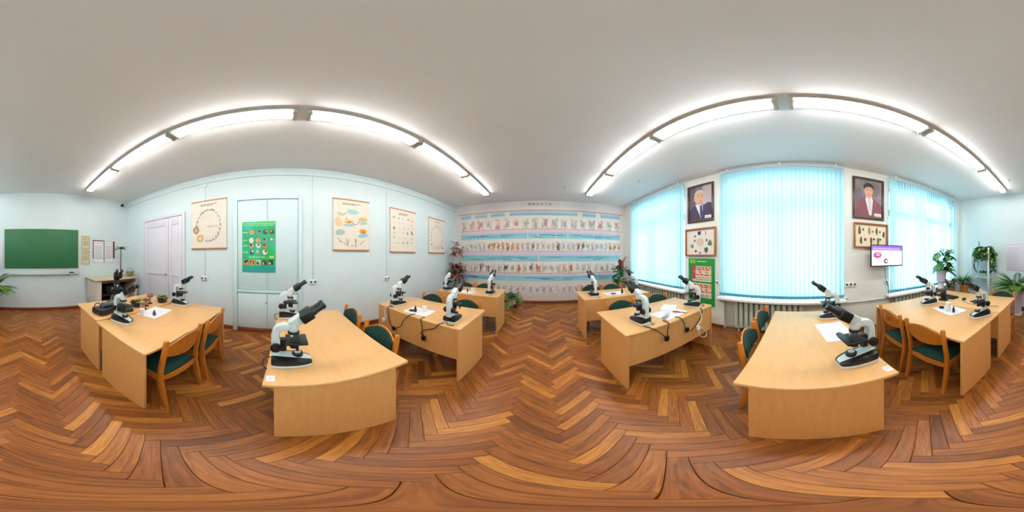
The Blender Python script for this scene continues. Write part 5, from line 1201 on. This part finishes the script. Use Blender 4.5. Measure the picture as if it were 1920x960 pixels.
MB().bbox(-0.24, 0.24, -0.2, 0.22, 0, 0.22, 0.02, 3).build('printer_body', BLK, t); MB().bbox(-0.18, 0.18, 0.21, 0.25, 0.04, 0.07, 0.004).build('paper_tray', BLK2, t); MB().bbox(-0.22, 0.22, -0.18, 0.15, 0.22, 0.235, 0.005).build('lid', BLK2, t)
t = thing('slim_palm', 'slim-stemmed palm in a white pot on the corner cabinet', 'plant', (-2.45, -3.92, 0.912), 0.0)
pot(t, 0.10, 0.17, WHITE)
MB().tube([(0, 0, 0.15), (0.008, 0, 0.4), (-0.005, 0.0, 0.62), (0, 0, 0.80)], [0.022, 0.017, 0.015, 0.012], 8).build('trunk', STEMB, t)
for k in range(13):
    a = k * 2.4; put('leaf', rnd.choice([LVd, LV, LONG]), t, (0, 0, 0.80), a, rnd.uniform(-0.1, 0.7), 0, rnd.uniform(0.9, 1.2))
t = thing('basket', 'olive woven basket at the door end of the corner cabinet', 'basket', (-2.72, -3.85, 0.912), 0.0)
BASK = pm((146, 140, 84), 0.8, 'basket_olive', noise=0.25, scale=40)
for i in range(7):
    r0 = 0.075 + 0.006 * i
    m = MB(); m.tube([(r0 * math.cos(q * PI / 8), r0 * math.sin(q * PI / 8), 0.012 + i * 0.02) for q in range(17)], 0.011, 6); m.build('woven_ring', BASK, t)
MB().lathe([(0.07, 0), (0.07, 0.006), (0.002, 0.008)], (0, 0, 0), 18).build('basket_bottom', BASK, t)
MB().tube([(-0.11, 0, 0.13), (-0.09, 0, 0.21), (0, 0, 0.25), (0.09, 0, 0.21), (0.11, 0, 0.13)], 0.008, 6).build('handle', BASK, t)
# ------------------------------------------------------------------ small potted things on the door-side desks
def bowl_plant(x, y, label, meshes, n, potrgb, s=1.0, r=0.075):
    t = thing('bowl_plant', label, 'plant', (x, y, 0.7505), 0.0, 'small planted bowls on the door-side desks')
    pot(t, r, 0.075, pm(potrgb, 0.3), 0.0, 1.35)
    for k in range(n):
        a = rnd.uniform(0, 6.28); q = rnd.uniform(0, 0.05); put('leaf', rnd.choice(meshes), t, (q * math.cos(a), q * math.sin(a), 0.075), a, rnd.uniform(0.15, 1.4), rnd.uniform(-0.3, 0.3), s * rnd.uniform(0.7, 1.2))
YLm = pm((206, 176, 90), 0.6, 'leaf_straw_yellow', noise=0.25, scale=12); SM_Y = leaf_mesh('leaf', 0.07, 0.05, 0.8, YLm, 5, 0.25); SM_O = leaf_mesh('leaf', 0.07, 0.04, 0.8, pm((128, 128, 80), 0.6, 'leaf_olive', noise=0.25, scale=12), 5, 0.25); SM_G = leaf_mesh('leaf', 0.06, 0.045, 0.8, pm((150, 156, 126), 0.7, 'leaf_grey_green', noise=0.2, scale=12), 5, 0.25)
bowl_plant(-1.42, -1.87, 'dark bowl with straw-yellow leaves beside the brown figurine', [SM_Y, SM_O, SM_Y], 40, (34, 34, 30))
bowl_plant(-1.88, -1.78, 'dark bowl with grey-green leaves beside the door-side microscope', [SM_G, SM_O, SM_G], 44, (30, 28, 28), 1.1, 0.085)
bowl_plant(-1.17, -1.98, 'small olive-leaved bowl plant behind the black pouch', [SM_O], 26, (44, 40, 30))
for i, (x, y, h, rgb, lb) in enumerate(((-1.56, -1.80, 0.12, (108, 64, 38), 'brown mushroom model with a flat cap beside the straw-yellow bowl'), (-1.69, -1.86, 0.16, (130, 88, 60), 'taller tan mushroom model between the two leafy bowls'), (-1.44, -1.71, 0.10, (120, 60, 34), 'short reddish-brown mushroom model behind the white cup'))):
    t = thing('mushroom_model', lb, 'model', (x, y, 0.7505), 0.0, 'mushroom models on the door-side desks')
    MB().lathe([(0.04, 0), (0.042, 0.006), (0.02, 0.012)], (0, 0, 0), 16).build('foot_plate', BLK2, t)
    MB().lathe([(0.018, 0.01), (0.022, 0.02), (0.015, h * 0.5), (0.018, h * 0.72)], (0, 0, 0), 14).build('stem', pm((186, 150, 110), 0.6, noise=0.15, scale=20), t)
    MB().lathe([(0.014, h * 0.70), (0.045, h * 0.68), (0.052, h * 0.76), (0.042, h * 0.92), (0.02, h), (0.002, h * 1.01)], (0, 0, 0), 18).build('cap', pm(rgb, 0.5, noise=0.2, scale=20), t)
